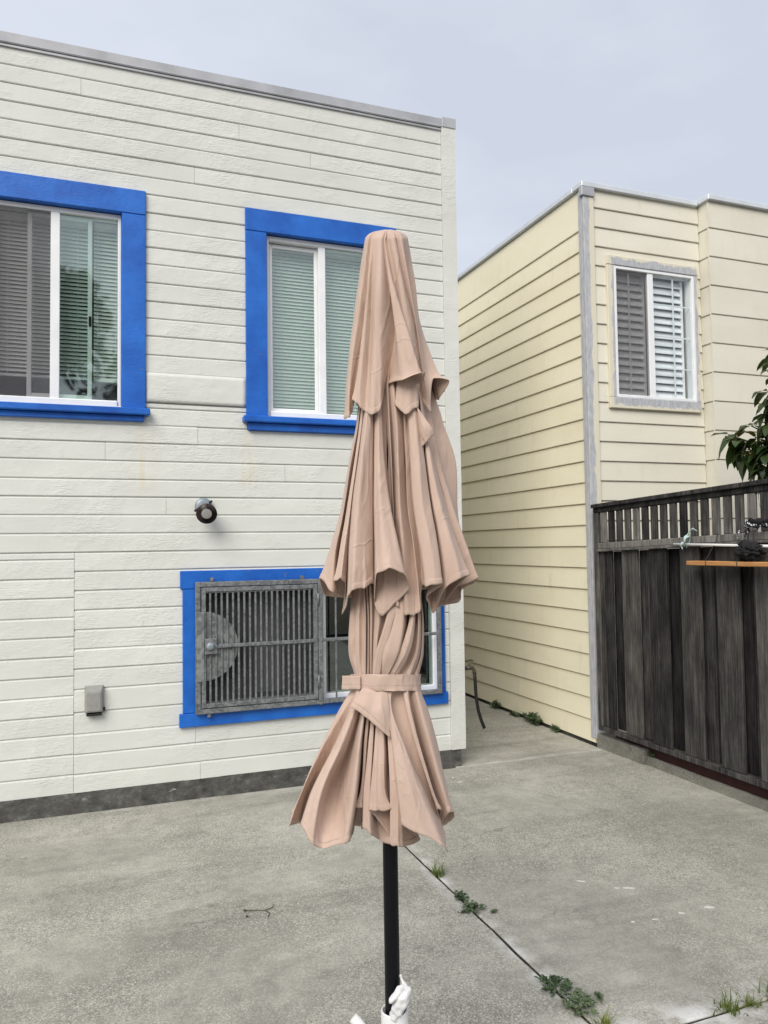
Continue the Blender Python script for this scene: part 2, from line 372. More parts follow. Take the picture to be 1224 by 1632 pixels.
GREYBOX = m_plain('grey_box_plastic', (0.27, 0.27, 0.255), 0.5, 0.4, var=0.08, bump=0.1)
BRASS = m_plain('tarnished_brass', (0.13, 0.115, 0.085), 0.45, 0.5, 0.6, var=0.3)
RUBBER = m_plain('black_rubber', (0.012, 0.012, 0.013), 0.5, 0.4)
ORANGE = Mat('orange_stained_wood', 0.5, 0.4); ORANGE.base(ORANGE.ramp(ORANGE.noise(ORANGE.pos((14, 2, 20)), 3, 5), [(0.3, (0.36, 0.165, 0.055, 1)), (0.7, (0.60, 0.31, 0.12, 1))])); ORANGE = ORANGE.m
MINT = m_plain('mint_ribbon', (0.42, 0.55, 0.53), 0.6, 0.3, var=0.12, bump=0.4)
WAD = m_plain('black_net_fabric', (0.014, 0.014, 0.016), 0.8, 0.3, var=0.5, scale=60, bump=0.8)
PATT = Mat('black_and_white_print', 0.7, 0.3); PATT.base(PATT.ramp(PATT.vor(PATT.pos(), 70), [(0.30, (0.62, 0.62, 0.66, 1)), (0.42, (0.015, 0.015, 0.02, 1))])); PATT = PATT.m
WIRE = m_plain('dark_wire', (0.03, 0.03, 0.03), 0.6, 0.3)
LEAF = m_leaf('glossy_dark_leaf', (0.016, 0.036, 0.010, 1), (0.045, 0.075, 0.020, 1), 0.38)
LEAFB = m_leaf('bronze_young_leaf', (0.060, 0.060, 0.016, 1), (0.105, 0.090, 0.030, 1), 0.42, (0.2, 0.16, 0.04, 1))
DARKLEAF = m_leaf('dull_dark_leaf', (0.010, 0.017, 0.008, 1), (0.022, 0.032, 0.014, 1), 0.7, (0.03, 0.05, 0.01, 1))
BARK = m_plain('grey_bark', (0.10, 0.085, 0.065), 0.9, 0.1, var=0.3, bump=0.6, bscale=40)
GRASS = m_leaf('grass_blade', (0.085, 0.125, 0.016, 1), (0.20, 0.23, 0.045, 1), 0.5, (0.25, 0.32, 0.05, 1))
WEED = m_leaf('weed_leaf', (0.060, 0.095, 0.045, 1), (0.125, 0.170, 0.085, 1), 0.55, (0.12, 0.2, 0.06, 1))
DRY = m_plain('dry_twig', (0.085, 0.070, 0.052), 0.9, 0.1)
CHIP = m_plain('pale_paint_fleck', (0.60, 0.59, 0.56), 0.7, 0.2, var=0.05)

# ------------------------------------------------------------------ mesh helpers
WL = {}     # world location of every object we place
def link(name, me, mat, parent=None, at=(0, 0, 0), rot=None):
    o = bpy.data.objects.new(name, me); COL.objects.link(o)
    at = Vector(at)
    if mat and me and not me.materials: me.materials.append(mat)
    if parent is not None: o.parent = parent; o.location = at - WL[parent.name]
    else: o.location = at
    if rot: o.rotation_euler = rot
    WL[o.name] = at
    return o
def tag(o, label, cat, group=None):
    o['label'] = label; o['category'] = cat
    if group: o['group'] = group
    return o
def thing(name, label, cat, loc=(0, 0, 0), group=None):
    o = bpy.data.objects.new(name, None); COL.objects.link(o); o.location = loc; o.empty_display_size = 0.1
    WL[o.name] = Vector(loc); return tag(o, label, cat, group)
def structure(o): o['kind'] = 'structure'; return o
def to_mesh(bm, name='m', smooth=False):
    me = bpy.data.meshes.new(name); bmesh.ops.recalc_face_normals(bm, faces=bm.faces[:]) if len(bm.faces) < 4000 else None
    if smooth:
        for f in bm.faces: f.smooth = True
    bm.to_mesh(me); bm.free(); return me
def bm_box(bm, lo, hi):
    v = [bm.verts.new((x, y, z)) for x in (lo[0], hi[0]) for y in (lo[1], hi[1]) for z in (lo[2], hi[2])]
    for f in ((0, 1, 3, 2), (4, 6, 7, 5), (0, 4, 5, 1), (2, 3, 7, 6), (0, 2, 6, 4), (1, 5, 7, 3)): bm.faces.new([v[i] for i in f])
BOXC = {}
def box_mesh(sx, sy, sz, bev):
    k = (round(sx, 4), round(sy, 4), round(sz, 4), bev)
    bm = bmesh.new(); bm_box(bm, (-sx/2, -sy/2, -sz/2), (sx/2, sy/2, sz/2))
    if bev: bmesh.ops.bevel(bm, geom=bm.edges[:], offset=bev, segments=1, affect='EDGES', profile=0.5)
    return k, bm
def box(name, lo, hi, mat, parent=None, bev=0.003, rot=None):
    c = [(a+b)/2 for a, b in zip(lo, hi)]; s = [abs(b-a) for a, b in zip(lo, hi)]
    bev = min(bev, min(s)*0.4)
    k = (round(s[0], 4), round(s[1], 4), round(s[2], 4), bev, mat.name)
    if k not in BOXC:
        _, bm = box_mesh(*s, bev); me = to_mesh(bm, name); me.materials.append(mat); BOXC[k] = me
    return link(name, BOXC[k], None, parent, c, rot)
def boxes(name, lst, mat, parent=None, at=None):
    bm = bmesh.new()
    at = at or [(a+b)/2 for a, b in zip(lst[0][0], lst[0][1])]
    for lo, hi in lst: bm_box(bm, [a-b for a, b in zip(lo, at)], [a-b for a, b in zip(hi, at)])
    return link(name, to_mesh(bm, name), mat, parent, at)
def bm_tube(bm, pts, rad, n=12, cap=True, squash=1.0):
    """tube through pts; rad number or list"""
    pts = [Vector(p) for p in pts]; rads = rad if hasattr(rad, '__len__') else [rad]*len(pts)
    rings = []; ref = None
    for i, p in enumerate(pts):
        t = (pts[min(i+1, len(pts)-1)] - pts[max(i-1, 0)]).normalized()
        if ref is None: ref = Vector((0, 0, 1)) if abs(t.z) < 0.9 else Vector((0, 1, 0))
        a = t.cross(ref).normalized(); b = a.cross(t).normalized(); ref = b
        rings.append([bm.verts.new(p + a*math.cos(2*math.pi*k/n)*rads[i] + b*math.sin(2*math.pi*k/n)*rads[i]*squash) for k in range(n)])
    for r0, r1 in zip(rings, rings[1:]):
        for k in range(n): bm.faces.new((r0[k], r0[(k+1) % n], r1[(k+1) % n], r1[k]))
    if cap: bm.faces.new(rings[0][::-1]); bm.faces.new(rings[-1])
def tube(name, pts, rad, mat, parent=None, n=12, at=None, squash=1.0):
    at = Vector(at if at is not None else pts[0]); bm = bmesh.new(); bm_tube(bm, [Vector(p)-at for p in pts], rad, n, True, squash)
    return link(name, to_mesh(bm, name, True), mat, parent, at)
def catmull(p, t):
    n = len(p)-1; i = min(int(t*n), n-1); u = t*n - i
    a, b, c, d = p[max(i-1, 0)], p[i], p[i+1], p[min(i+2, n)]
    return 0.5*((2*b) + (c-a)*u + (2*a-5*b+4*c-d)*u*u + (3*b-a-3*c+d)*u*u*u)

# ------------------------------------------------------------------ setting: ground and patio
bm = bmesh.new(); g = 400
vs = [bm.verts.new(p) for p in ((-g, -g, 0), (g, -g, 0), (g, g, 0), (-g, g, 0))]; bm.faces.new(vs)
structure(link('ground', to_mesh(bm), SOIL, None, (0, 0, -0.06)))
patio = structure(bpy.data.objects.new('patio', None)); COL.objects.link(patio); WL['patio'] = Vector((0, 0, 0))
def slab(x0, x1, y0, y1, mat=CONC, sd=0):
    """a concrete slab with slightly ragged rim, about 60 mm thick"""
    rnd = random.Random(sd); bm = bmesh.new()
    cx, cy = (x0+x1)/2, (y0+y1)/2
    ring = []
    def run(a, b, n):
        for i in range(n):
            t = i/n; ring.append((a[0]+(b[0]-a[0])*t, a[1]+(b[1]-a[1])*t))
    nx = max(2, int((x1-x0)/0.06)); ny = max(2, int((y1-y0)/0.06)); nx = min(nx, 70); ny = min(ny, 90)
    run((x0, y0), (x1, y0), nx); run((x1, y0), (x1, y1), ny); run((x1, y1), (x0, y1), nx); run((x0, y1), (x0, y0), ny)
    top, rim, bot = [], [], []
    for i, (x, y) in enumerate(ring):
        j = 0.0035*noise.noise(Vector((x*6, y*6, 3.1+sd))) + rnd.uniform(-.0015, .0015)
        dx = (cx-x); dy = (cy-y)
        ex = abs(x-x0) < 1e-6 or abs(x-x1) < 1e-6; ey = abs(y-y0) < 1e-6 or abs(y-y1) < 1e-6
        sx = math.copysign(1, dx) if ex else 0; sy = math.copysign(1, dy) if ey else 0
        top.append(bm.verts.new((x+sx*(0.007+j)-cx, y+sy*(0.007+j)-cy, 0)))
        rim.append(bm.verts.new((x+sx*(0.001+j)-cx, y+sy*(0.001+j)-cy, -0.006)))
        bot.append(bm.verts.new((x+sx*j-cx, y+sy*j-cy, -0.055)))
    n = len(ring); bm.faces.new(top)
    for a, b in ((top, rim), (rim, bot)):
        for k in range(n): bm.faces.new((a[k], b[k], b[(k+1) % n], a[(k+1) % n]))
    return link('concrete_slab', to_mesh(bm), mat, patio, (cx, cy, 0))
JG = 0.005
slab(-7, 1.552-JG, 2.13+JG, 5.135, CONC, 1)
slab(1.552+JG, 3.735, 2.13+JG, 5.10-0.002, CONC, 2)
slab(2.44, 3.70, 5.10+0.002, 14, CONC, 3)
slab(-7, 1.552-JG, -6, 2.13-JG, CONC, 4)
slab(1.552+JG, 3.735, -6, 2.13-JG, CONC, 5)
boxes('joint_filler', [((1.50, -6, -0.05), (1.60, 5.12, -0.008)), ((1.60, 2.09, -0.05), (3.70, 2.17, -0.009)), ((-7, 2.09, -0.05), (1.50, 2.17, -0.009))], DIRT, patio)

# ------------------------------------------------------------------ white house
YW = 5.12
def board(name, x0, x1, z0, z1, parent, mat, yf=YW, th=0.018, sd=0, axis='x', taper=0.0, groove=0.009, wob=0.0012):
    """one siding board: bevelled drip edge below, rebated top. axis x: faces -y at y=yf; axis y: faces -x at x=yf, x0..x1 run along y"""
    h = z1-z0; L_ = x1-x0
    prof = [(0.0, 0.0), (th-0.003-0.0, 0.0005), (th, 0.005), (th-taper, h-groove-0.004), (th-taper-0.006, h-groove), (max(th-taper-0.010, 0.003), h), (0.0, h)]
    n = max(1, min(9, int(L_/0.25))); bm = bmesh.new(); rings = []
    for i in range(n+1):
        s = -L_/2 + L_*i/n; ring = []
        for d, z in prof:
            k = wob*noise.noise(Vector((s*2.3+sd*7.7, z*30, sd*1.3))); kz = 1.2*wob*noise.noise(Vector((s*1.7, sd*3.1, 9.0))) if 0 < d else 0
            ring.append(bm.verts.new((s, -(d+k if d else 0), z-h/2+kz) if axis == 'x' else (-(d+k if d else 0), s, z-h/2+kz)))
        rings.append(ring)
    for a, b in zip(rings, rings[1:]):
        for j in range(len(prof)): bm.faces.new((a[j], a[(j+1) % 7], b[(j+1) % 7], b[j]))
    bm.faces.new(rings[0]); bm.faces.new(rings[-1][::-1])
    c = ((x0+x1)/2, yf, (z0+z1)/2) if axis == 'x' else (yf, (x0+x1)/2, (z0+z1)/2)
    return link(name, to_mesh(bm), mat, parent, c)

HX0, HX1 = -4.2, 2.52
house = thing('white_house', 'white painted wood sided house with bright blue window trim on the left', 'house', (HX1, YW, 0))
# window openings (x0, x1, z0, z1) in the wall, and the area taken by casings
W1 = (-0.64, 0.146, 2.50, 3.756); C1 = (-0.787, 0.293, 2.414, 3.914)
W2 = (1.081, 1.885, 2.487, 3.748); C2 = (0.936, 2.030, 2.388, 3.902)
W3 = (0.605, 2.322, 0.545, 1.345); C3 = (0.515, 2.366, 0.462, 1.459)
WINS = (W1, W2, W3); CASES = (C1, C2, C3)
YB = YW+0.022            # sheathing face behind the boards
def cutgrid(x0, x1, z0, z1, holes):
    xs = sorted({x0, x1, *[v for h in holes for v in h[:2]]}); zs = sorted({z0, z1, *[v for h in holes for v in h[2:]]})
    r = []
    for a, b in zip(xs, xs[1:]):
        for c, d in zip(zs, zs[1:]):
            mxx, mzz = (a+b)/2, (c+d)/2
            if not any(h[0] < mxx < h[1] and h[2] < mzz < h[3] for h in holes): r.append((a, b, c, d))
    return r
boxes('sheathing_wall', [((a, YB, c), (b, YB+0.12, d)) for a, b, c, d in cutgrid(HX0, HX1-0.03, 0.11, 4.70, WINS)], WHITEWOOD, house)
boxes('side_wall', [((HX1-0.06, YB+0.12, 0.11), (HX1-0.035, 13, 4.70))], WHITEWOOD, house)
boxes('roof_deck', [((HX0, YB+0.12, 4.55), (HX1-0.061, 13, 4.62))], FLASH, house)
# boards, row by row, cut around the casings
lines = [0.12, 0.235, 0.356, 0.477, 0.61, 0.749, 0.874, 0.994, 1.113, 1.234, 1.353, 1.472, 1.590, 1.707, 1.822, 1.936, 2.047, 2.166, 2.282, 2.398, 2.510,
         2.628, 2.739, 2.856, 2.979, 3.095, 3.207, 3.328, 3.450, 3.561, 3.675, 3.789, 3.909, 4.024, 4.140, 4.257, 4.373, 4.487, 4.602, 4.722]
left_lines = [0.118, 0.238, 0.359, 0.481, 0.597, 0.715, 0.834, 0.953, 1.073, 1.191, 1.312, 1.429, 1.547, 1.590]
XS, XE, XJ = HX0, 2.408, -0.127
rnd = random.Random(5)
def row(z0, z1, x0, x1, sd, joints=()):
    spans = [(x0, x1)]
    for c in CASES:
        if z1 > c[2]+0.001 and z0 < c[3]-0.001:
            ns = []
            for a, b in spans:
                if c[1] <= a or c[0] >= b: ns.append((a, b)); continue
                if z0 < c[2] or z1 > c[3]:       # partly overlapping row: casing is planted over the board
                    ns.append((a, b)); continue
                if c[0]+0.01 > a: ns.append((a, c[0]+0.01))
                if c[1]-0.01 < b: ns.append((c[1]-0.01, b))
            spans = ns
    for a, b in spans:
        cuts = [a]+sorted(j for j in joints if a+0.15 < j < b-0.15)+[b]
        for p, q in zip(cuts, cuts[1:]):
            board('siding_board', p+0.0008, q-0.0008, z0, z1, house, WHITEWOOD, YB, 0.020+rnd.uniform(-.0015, .0015), sd+p)
JN = {6: (1.6,), 0: (0.63, 1.9), 1: (1.75,), 2: (0.60, ), 33: (0.603,), 35: (1.4,), 37: (-0.1,), 36: (0.9,), 17: (0.05,), 16: (1.2,), 14: (0.42,), 18: (0.62,), 19: (1.7,)}
for i, (z0, z1) in enumerate(zip(lines, lines[1:])):
    jo = [-2.2+rnd.uniform(-.6, .6)]+list(JN.get(i, ()))
    if i == 21: # row with the smooth patch sheet between the upper windows
        row(z0, z1, XS, 0.29, i*3.3, jo); row(z0, z1, 0.94, XE, i*3.3, ()); continue
    if i == 20: row(z0, z1, XS, 0.29, i*3.3, jo); row(z0, z1, 0.94, XE, i*3.3, ()); row(z0, 2.5465, 0.2905, 0.9395, i*3.3); continue
    if z1 <= 1.5905: row(z0, z1, XJ, XE, i*3.3, jo)
    else: row(z0, z1, XS, XE, i*3.3, jo)
for i, (z0, z1) in enumerate(zip(left_lines, left_lines[1:])): row(z0, z1, XS, XJ-0.0004, 200+i*2.1, (-2+rnd.uniform(-1, 1),))
# patch sheet, slightly buckled
bm = bmesh.new(); nx, nzz = 24, 8; grid = []
for i in range(nx+1):
    grid.append([bm.verts.new(((i/nx-0.5)*0.646, -0.0245-0.006*max(0, noise.noise(Vector((i*0.35, j*0.5, 4))))*math.sin(math.pi*j/nzz), (j/nzz-0.5)*0.1925)) for j in range(nzz+1)])
for i in range(nx):
    for j in range(nzz): bm.faces.new((grid[i][j], grid[i+1][j], grid[i+1][j+1], grid[i][j+1]))
pp = link('patch_panel', to_mesh(bm, 'p', True), WHITEWOOD, house, (0.6155, YB, 2.6430)); sol = pp.modifiers.new('s', 'SOLIDIFY'); sol.thickness = 0.006
# trim
def wobbly_post(name, x0, x1, y0, y1, z0, z1, mat, parent, n=26, sd=0, amp=0.0025):
    bm = bmesh.new(); rings = []
    for i in range(n+1):
        z = z0+(z1-z0)*i/n; q = amp*noise.noise(Vector((z*3.1, sd, 0))); q2 = amp*noise.noise(Vector((z*9, sd, 5)))
        rings.append([bm.verts.new((x-(x0+x1)/2, y-(y0+y1)/2, z-(z0+z1)/2)) for x, y in ((x0+q2*.4, y0+q), (x1+q+q2, y0+q), (x1+q+q2, y1), (x0+q2*.4, y1))])
    for a, b in zip(rings, rings[1:]):
        for k in range(4): bm.faces.new((a[k], a[(k+1) % 4], b[(k+1) % 4], b[k]))
    bm.faces.new(rings[0][::-1]); bm.faces.new(rings[-1])
    return link(name, to_mesh(bm), mat, parent, ((x0+x1)/2, (y0+y1)/2, (z0+z1)/2))
wobbly_post('corner_board', 2.409, 2.520, YW-0.016, YB+0.12, 0.125, 4.735, WHITEWOOD, house, sd=3)
# cornice metal: coping with drip edge, thin shadow strip below
bm = bmesh.new(); n = 40; rings = []
prof = [(0.03, 4.722), (-0.016, 4.724), (-0.020, 4.731), (-0.014, 4.738), (-0.018, 4.79), (-0.012, 4.795), (0.16, 4.80), (0.16, 4.722)]
for i in range(n+1):
    x = HX0+(2.411-HX0)*i/n; q = 0.003*noise.noise(Vector((x*1.7, 1, 2)))
    rings.append([bm.verts.new((x-HX1, y+q, z+q*0.8-4.75)) for y, z in prof])
for a, b in zip(rings, rings[1:]):
    for k in range(8): bm.faces.new((a[k], a[(k+1) % 8], b[(k+1) % 8], b[k]))
bm.faces.new(rings[0]); bm.faces.new(rings[-1][::-1])
link('roof_coping', to_mesh(bm), FLASH, house, (HX1, YW, 4.75))
box('coping_end_cap', (2.4115, YW-0.022, 4.728), (2.526, YW+0.16, 4.806), FLASH, house)
box('drip_strip', (HX0, YW-0.010, 4.706), (2.407, YW+0.02, 4.7205), FLASH, house, 0.001)
# foundation
bm = bmesh.new(); n = 60; rings = []
for i in range(n+1):
    x = HX0+(2.487-HX0)*i/n; q = 0.006*noise.noise(Vector((x*4, 0, 7))); zt = 0.126
    rings.append([bm.verts.new((x-HX1, y, z)) for y, z in ((YW-0.004+q-YW, -0.05), (YW-0.002+q-YW, 0.05), (0.001+q*.6, zt), (0.3, zt), (0.3, -0.05))])
for a, b in zip(rings, rings[1:]):
    for k in range(5): bm.faces.new((a[k], a[(k+1) % 5], b[(k+1) % 5], b[k]))
bm.faces.new(rings[0]); bm.faces.new(rings[-1][::-1])
link('foundation', to_mesh(bm), FOUND, house, (HX1, YW, 0))
boxes('side_foundation', [((2.40, YW+0.301, -0.05), (2.487, 13, 0.12))], FOUND, house)

def blind(parent, x0, x1, z0, z1, y, mat, pitch=0.0235, tilt=55, name='blind'):
    """closed venetian blind: curved slats joined as one piece, with bottom rail"""
    bm = bmesh.new(); z = z1; cx, cz = (x0+x1)/2, (z0+z1)/2; i = 0
    while z > z0+0.02:
        a = R(tilt); hw = 0.0135
        pr = [(-hw*math.cos(a), -hw*math.sin(a)), (0.002, 0.0), (hw*math.cos(a), hw*math.sin(a))]
        k = 0.0012*math.sin(i*2.1)
        vv = [[bm.verts.new((x-cx, dy-0.0, z+dz+k*(1 if x == x0 else -1)-cz)) for dy, dz in pr] for x in (x0, x1)]
        for j in range(2): bm.faces.new((vv[0][j], vv[0][j+1], vv[1][j+1], vv[1][j]))
        z -= pitch; i += 1
    bm_box(bm, (x0-cx, -0.012, z0-cz), (x1-cx, 0.012, z0+0.016-cz))
    bm_box(bm, (x0-cx, -0.02, z1+0.01-cz), (x1-cx, 0.02, z1+0.04-cz))
    for f in (0.15, 0.85):
        xx = x0+(x1-x0)*f-cx; bm_box(bm, (xx-0.0012, -0.0165, z0-cz), (xx+0.0012, -0.0145, z1-cz))
    return link(name, to_mesh(bm), mat, parent, (cx, y, cz))
def room(parent, x0, x1, z0, z1, y0, y1, mat, e=0.12):
    bm = bmesh.new()
    v = [bm.verts.new(p) for p in ((x0-e, y0, z0-e), (x1+e, y0, z0-e), (x1+e, y0, z1+e), (x0-e, y0, z1+e), (x0-e, y1, z0-e), (x1+e, y1, z0-e), (x1+e, y1, z1+e), (x0-e, y1, z1+e))]
    for f in ((4, 5, 6, 7), (0, 1, 5, 4), (2, 3, 7, 6), (1, 2, 6, 5), (3, 0, 4, 7)): bm.faces.new([v[i] for i in f])
    c = Vector(((x0+x1)/2, y0, (z0+z1)/2))
    for q in bm.verts: q.co -= c
    return link('room_interior', to_mesh(bm), mat, parent, c)
def rect_frame(name, x0, x1, z0, z1, y0, y1, wd, mat, parent, bev=0.003):
    """four mitre-less frame members: stiles run through, rails butt between"""
    a = box(name, (x0, y0, z0), (x0+wd, y1, z1), mat, parent, bev); box(name, (x1-wd, y0, z0), (x1, y1, z1), mat, parent, bev)
    box(name, (x0+wd, y0+0.001, z0), (x1-wd, y1-0.001, z0+wd), mat, parent, bev); box(name, (x0+wd, y0+0.001, z1-wd), (x1-wd, y1-0.001, z1), mat, parent, bev)
YC = YW-0.024           # casing face
def window_part(label, loc):
    o = bpy.data.objects.new('window', None); COL.objects.link(o); o.parent = house; o.location = Vector(loc)-WL[house.name]; WL[o.name] = Vector(loc); o['label'] = label
    return o
def casing(win, C, W, sill=True):
    th = C[3]-W[3]
    box('head_casing', (C[0], YC, W[3]), (C[1], YB+0.03, C[3]), BLUE, win, 0.004)
    box('side_casing', (C[0]+0.001, YC+0.002, W[2]-0.005), (W[0], YB+0.03, W[3]-0.0015), BLUE, win, 0.004)
    box('side_casing', (W[1], YC+0.002, W[2]-0.005), (C[1]-0.001, YB+0.03, W[3]-0.0015), BLUE, win, 0.004)
    zs = W[2]-0.006
    box('sill', (C[0]-0.024, YC-0.042, zs-0.042), (C[1]+0.024, YB+0.03, zs), BLUE, win, 0.006)
    box('apron', (C[0]+0.012, YC-0.006, C[2]), (C[1]-0.008, YB+0.03, zs-0.0435), BLUE, win, 0.004)
    # reveal lining
    box('head_reveal', (W[0], YB+0.0305, W[3]-0.002), (W[1], YB+0.10, W[3]+0.02), BLUE, win, 0)
# --- upper left window: half open slider, insect screen on the left half
w1 = window_part('upper left blue framed sliding window, half open behind an insect screen', (W1[0], YW, W1[2]))
casing(w1, C1, W1)
yf0, yf1 = YB+0.001, YB+0.085
fx0, fx1, fz0, fz1 = W1[0]+0.002, W1[1]-0.002, W1[2]-0.004, W1[3]-0.003
box('frame', (fx0, yf0, fz0), (fx0+0.028, yf1, fz1), VINYL, w1); box('frame', (fx1-0.020, yf0, fz0), (fx1, yf1, fz1), VINYL, w1)
box('frame', (fx0+0.028, yf0+0.001, fz1-0.030), (fx1-0.020, yf1, fz1), VINYL, w1); box('frame', (fx0+0.028, yf0-0.012, fz0), (fx1-0.020, yf1, fz0+0.050), VINYL, w1, 0.006)
box('meeting_post', (-0.273, yf0+0.004, fz0+0.0505), (-0.219, yf0+0.034, fz1-0.0305), VINYL, w1)
box('pane', (-0.219, yf0+0.022, fz0+0.05), (fx1-0.02, yf0+0.026, fz1-0.03), GLASS, w1, 0)
box('insect_screen', (fx0+0.028, yf0+0.012, fz0+0.05), (-0.273, yf0+0.013, fz1-0.03), SCREEN, w1, 0)
rect_frame('sash', -0.407, -0.029, fz0+0.055, fz1-0.034, yf0+0.0345, yf0+0.0585, 0.027, VINYL, w1)
box('sash_pane', (-0.381, yf0+0.045, fz0+0.08), (-0.055, yf0+0.049, fz1-0.06), GLASSC, w1, 0)
box('latch', (-0.050, yf0+0.0275, 3.02), (-0.034, yf0+0.034, 3.085), RUBBER, w1, 0.003)
blind(w1, fx0+0.03, -0.03, W1[2]+0.19, fz1-0.07, yf1+0.030, BLIND, 0.025, 56)
blind(w1, -0.02, fx1-0.005, W1[2]+0.185, fz1-0.07, yf1+0.032, BLIND, 0.025, 56)
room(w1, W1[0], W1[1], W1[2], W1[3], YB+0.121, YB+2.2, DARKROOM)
# --- upper right window: closed slider, blinds down
w2 = window_part('upper right blue framed sliding window with closed blinds, behind the umbrella', (W2[0], YW, W2[2]))
casing(w2, C2, W2)
fx0, fx1, fz0, fz1 = W2[0]+0.002, W2[1]-0.002, W2[2]-0.004, W2[3]-0.003
box('frame', (fx0, yf0, fz0), (fx0+0.022, yf1, fz1), VINYL, w2); box('frame', (fx1-0.022, yf0, fz0), (fx1, yf1, fz1), VINYL, w2)
box('frame', (fx0+0.022, yf0+0.001, fz1-0.032), (fx1-0.022, yf1, fz1), VINYL, w2); box('frame', (fx0+0.022, yf0-0.012, fz0), (fx1-0.022, yf1, fz0+0.046), VINYL, w2, 0.006)
rect_frame('sash', fx0+0.026, 1.462, fz0+0.05, fz1-0.040, yf0+0.040, yf0+0.062, 0.026, VINYL, w2)
box('meeting_post', (1.458, yf0+0.004, fz0+0.0465), (1.508, yf0+0.036, fz1-0.0325), VINYL, w2)
box('pane', (fx0+0.05, yf0+0.050, fz0+0.07), (1.44, yf0+0.054, fz1-0.06), GLASS, w2, 0)
box('pane', (1.508, yf0+0.020, fz0+0.046), (fx1-0.022, yf0+0.024, fz1-0.032), GLASS, w2, 0)
blind(w2, fx0+0.02, fx1-0.02, fz0+0.05, fz1-0.05, yf1+0.035, BLIND, 0.0245, 62)
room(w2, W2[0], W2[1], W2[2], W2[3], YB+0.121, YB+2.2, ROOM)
# --- lower window behind steel bars
w3 = window_part('lower window with flaking blue casing', (W3[0], YW, W3[2]))
box('head_casing', (0.505, YC, 1.342), (2.370, YB+0.03, 1.459), BLUE, w3, 0.004)
box('side_casing', (0.520, YC+0.002, 0.5485), (W3[0], YB+0.03, 1.3405), BLUE, w3, 0.004)
box('side_casing', (W3[1], YC+0.002, 0.5485), (2.366, YB+0.03, 1.3405), BLUE, w3, 0.004)
box('sill_casing', (0.498, YC-0.004, 0.462), (2.382, YB+0.03, 0.547), BLUE, w3, 0.004)
fx0, fx1, fz0, fz1 = W3[0]+0.002, W3[1]-0.002, 0.549, 1.339
box('frame', (fx0, yf0, fz0), (fx0+0.03, yf1, fz1), VINYL_SHADED, w3); box('frame', (fx1-0.03, yf0, fz0), (fx1, yf1, fz1), VINYL, w3)
box('frame', (fx0+0.03, yf0, fz1-0.03), (fx1-0.03, yf1, fz1), VINYL, w3); box('frame', (fx0+0.03, yf0, fz0), (fx1-0.03, yf1, fz0+0.045), VINYL, w3)
box('meeting_post', (1.445, yf0+0.002, fz0+0.0455), (1.485, yf0+0.04, fz1-0.0305), VINYL, w3)
box('pane', (1.485, yf0+0.02, fz0+0.045), (fx1-0.03, yf0+0.024, fz1-0.03), GLASS, w3, 0)
box('insect_screen', (fx0+0.03, yf0+0.02, fz0+0.045), (1.445, yf0+0.021, fz1-0.03), SCREEN, w3, 0)
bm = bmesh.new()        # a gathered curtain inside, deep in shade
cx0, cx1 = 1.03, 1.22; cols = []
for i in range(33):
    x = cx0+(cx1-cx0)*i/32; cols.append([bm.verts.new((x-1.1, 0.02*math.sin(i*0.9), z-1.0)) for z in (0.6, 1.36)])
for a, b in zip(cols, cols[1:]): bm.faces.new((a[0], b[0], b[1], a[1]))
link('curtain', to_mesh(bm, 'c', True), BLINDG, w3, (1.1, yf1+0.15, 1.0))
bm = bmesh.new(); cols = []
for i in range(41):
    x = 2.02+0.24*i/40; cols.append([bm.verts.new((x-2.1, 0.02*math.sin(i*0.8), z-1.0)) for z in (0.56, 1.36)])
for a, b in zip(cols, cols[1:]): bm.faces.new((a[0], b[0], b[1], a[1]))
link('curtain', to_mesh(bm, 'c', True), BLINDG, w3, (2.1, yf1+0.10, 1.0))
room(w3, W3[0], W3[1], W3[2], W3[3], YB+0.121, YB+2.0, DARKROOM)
# --- steel grille in front of the lower window
gr = bpy.data.objects.new('security_grille', None); COL.objects.link(gr); gr.parent = house; gr.location = Vector((0.6, 5.06, 0.55))-WL[house.name]; WL[gr.name] = Vector((0.6, 5.06, 0.55))
gr['label'] = 'galvanised steel grille with hinged barred door and half round lock plate'
y0, y1 = 5.052, 5.082
box('outer_frame', (0.595, y0, 0.545), (0.627, y1, 1.386), GALV, gr); box('outer_frame', (1.405, y0, 0.560), (1.437, y1, 1.386), GALV, gr)
box('outer_frame', (0.627, y0+.001, 1.354), (1.405, y1, 1.386), GALV, gr); box('outer_frame', (0.627, y0+.001, 0.545), (1.437, y1, 0.5765), GALV, gr)
box('outer_frame', (1.437, y0+.001, 1.352), (2.318, y1, 1.382), GALV, gr); box('outer_frame', (1.4375, y0+.001, 0.547), (2.318, y1, 0.577), GALV, gr); box('outer_frame', (2.288, y0+.002, 0.577), (2.318, y1, 1.352), GALV, gr)
box('door_frame', (0.632, y0-.004, 0.582), (0.660, y1-.006, 1.350), GALV, gr); box('door_frame', (1.373, y0-.004, 0.582), (1.401, y1-.006, 1.350), GALV, gr)
box('door_frame', (0.660, y0-.003, 1.322), (1.373, y1-.006, 1.350), GALV, gr); box('door_frame', (0.660, y0-.003, 0.582), (1.373, y1-.006, 0.610), GALV, gr)
nb = 19
for i in range(nb):
    x = 0.688+(1.348-0.688)*i/(nb-1); box('bar', (x-0.0065, y0+.004, 0.610), (x+0.0065, y0+.017, 1.322), GALV, gr, 0.002)
box('cross_rail', (0.66, y0-.009, 0.961), (1.373, y0+.003, 0.985), GALV, gr)
box('cross_rail', (1.437, y0+.004, 0.962), (2.288, y0+.018, 0.984), GALV, gr)
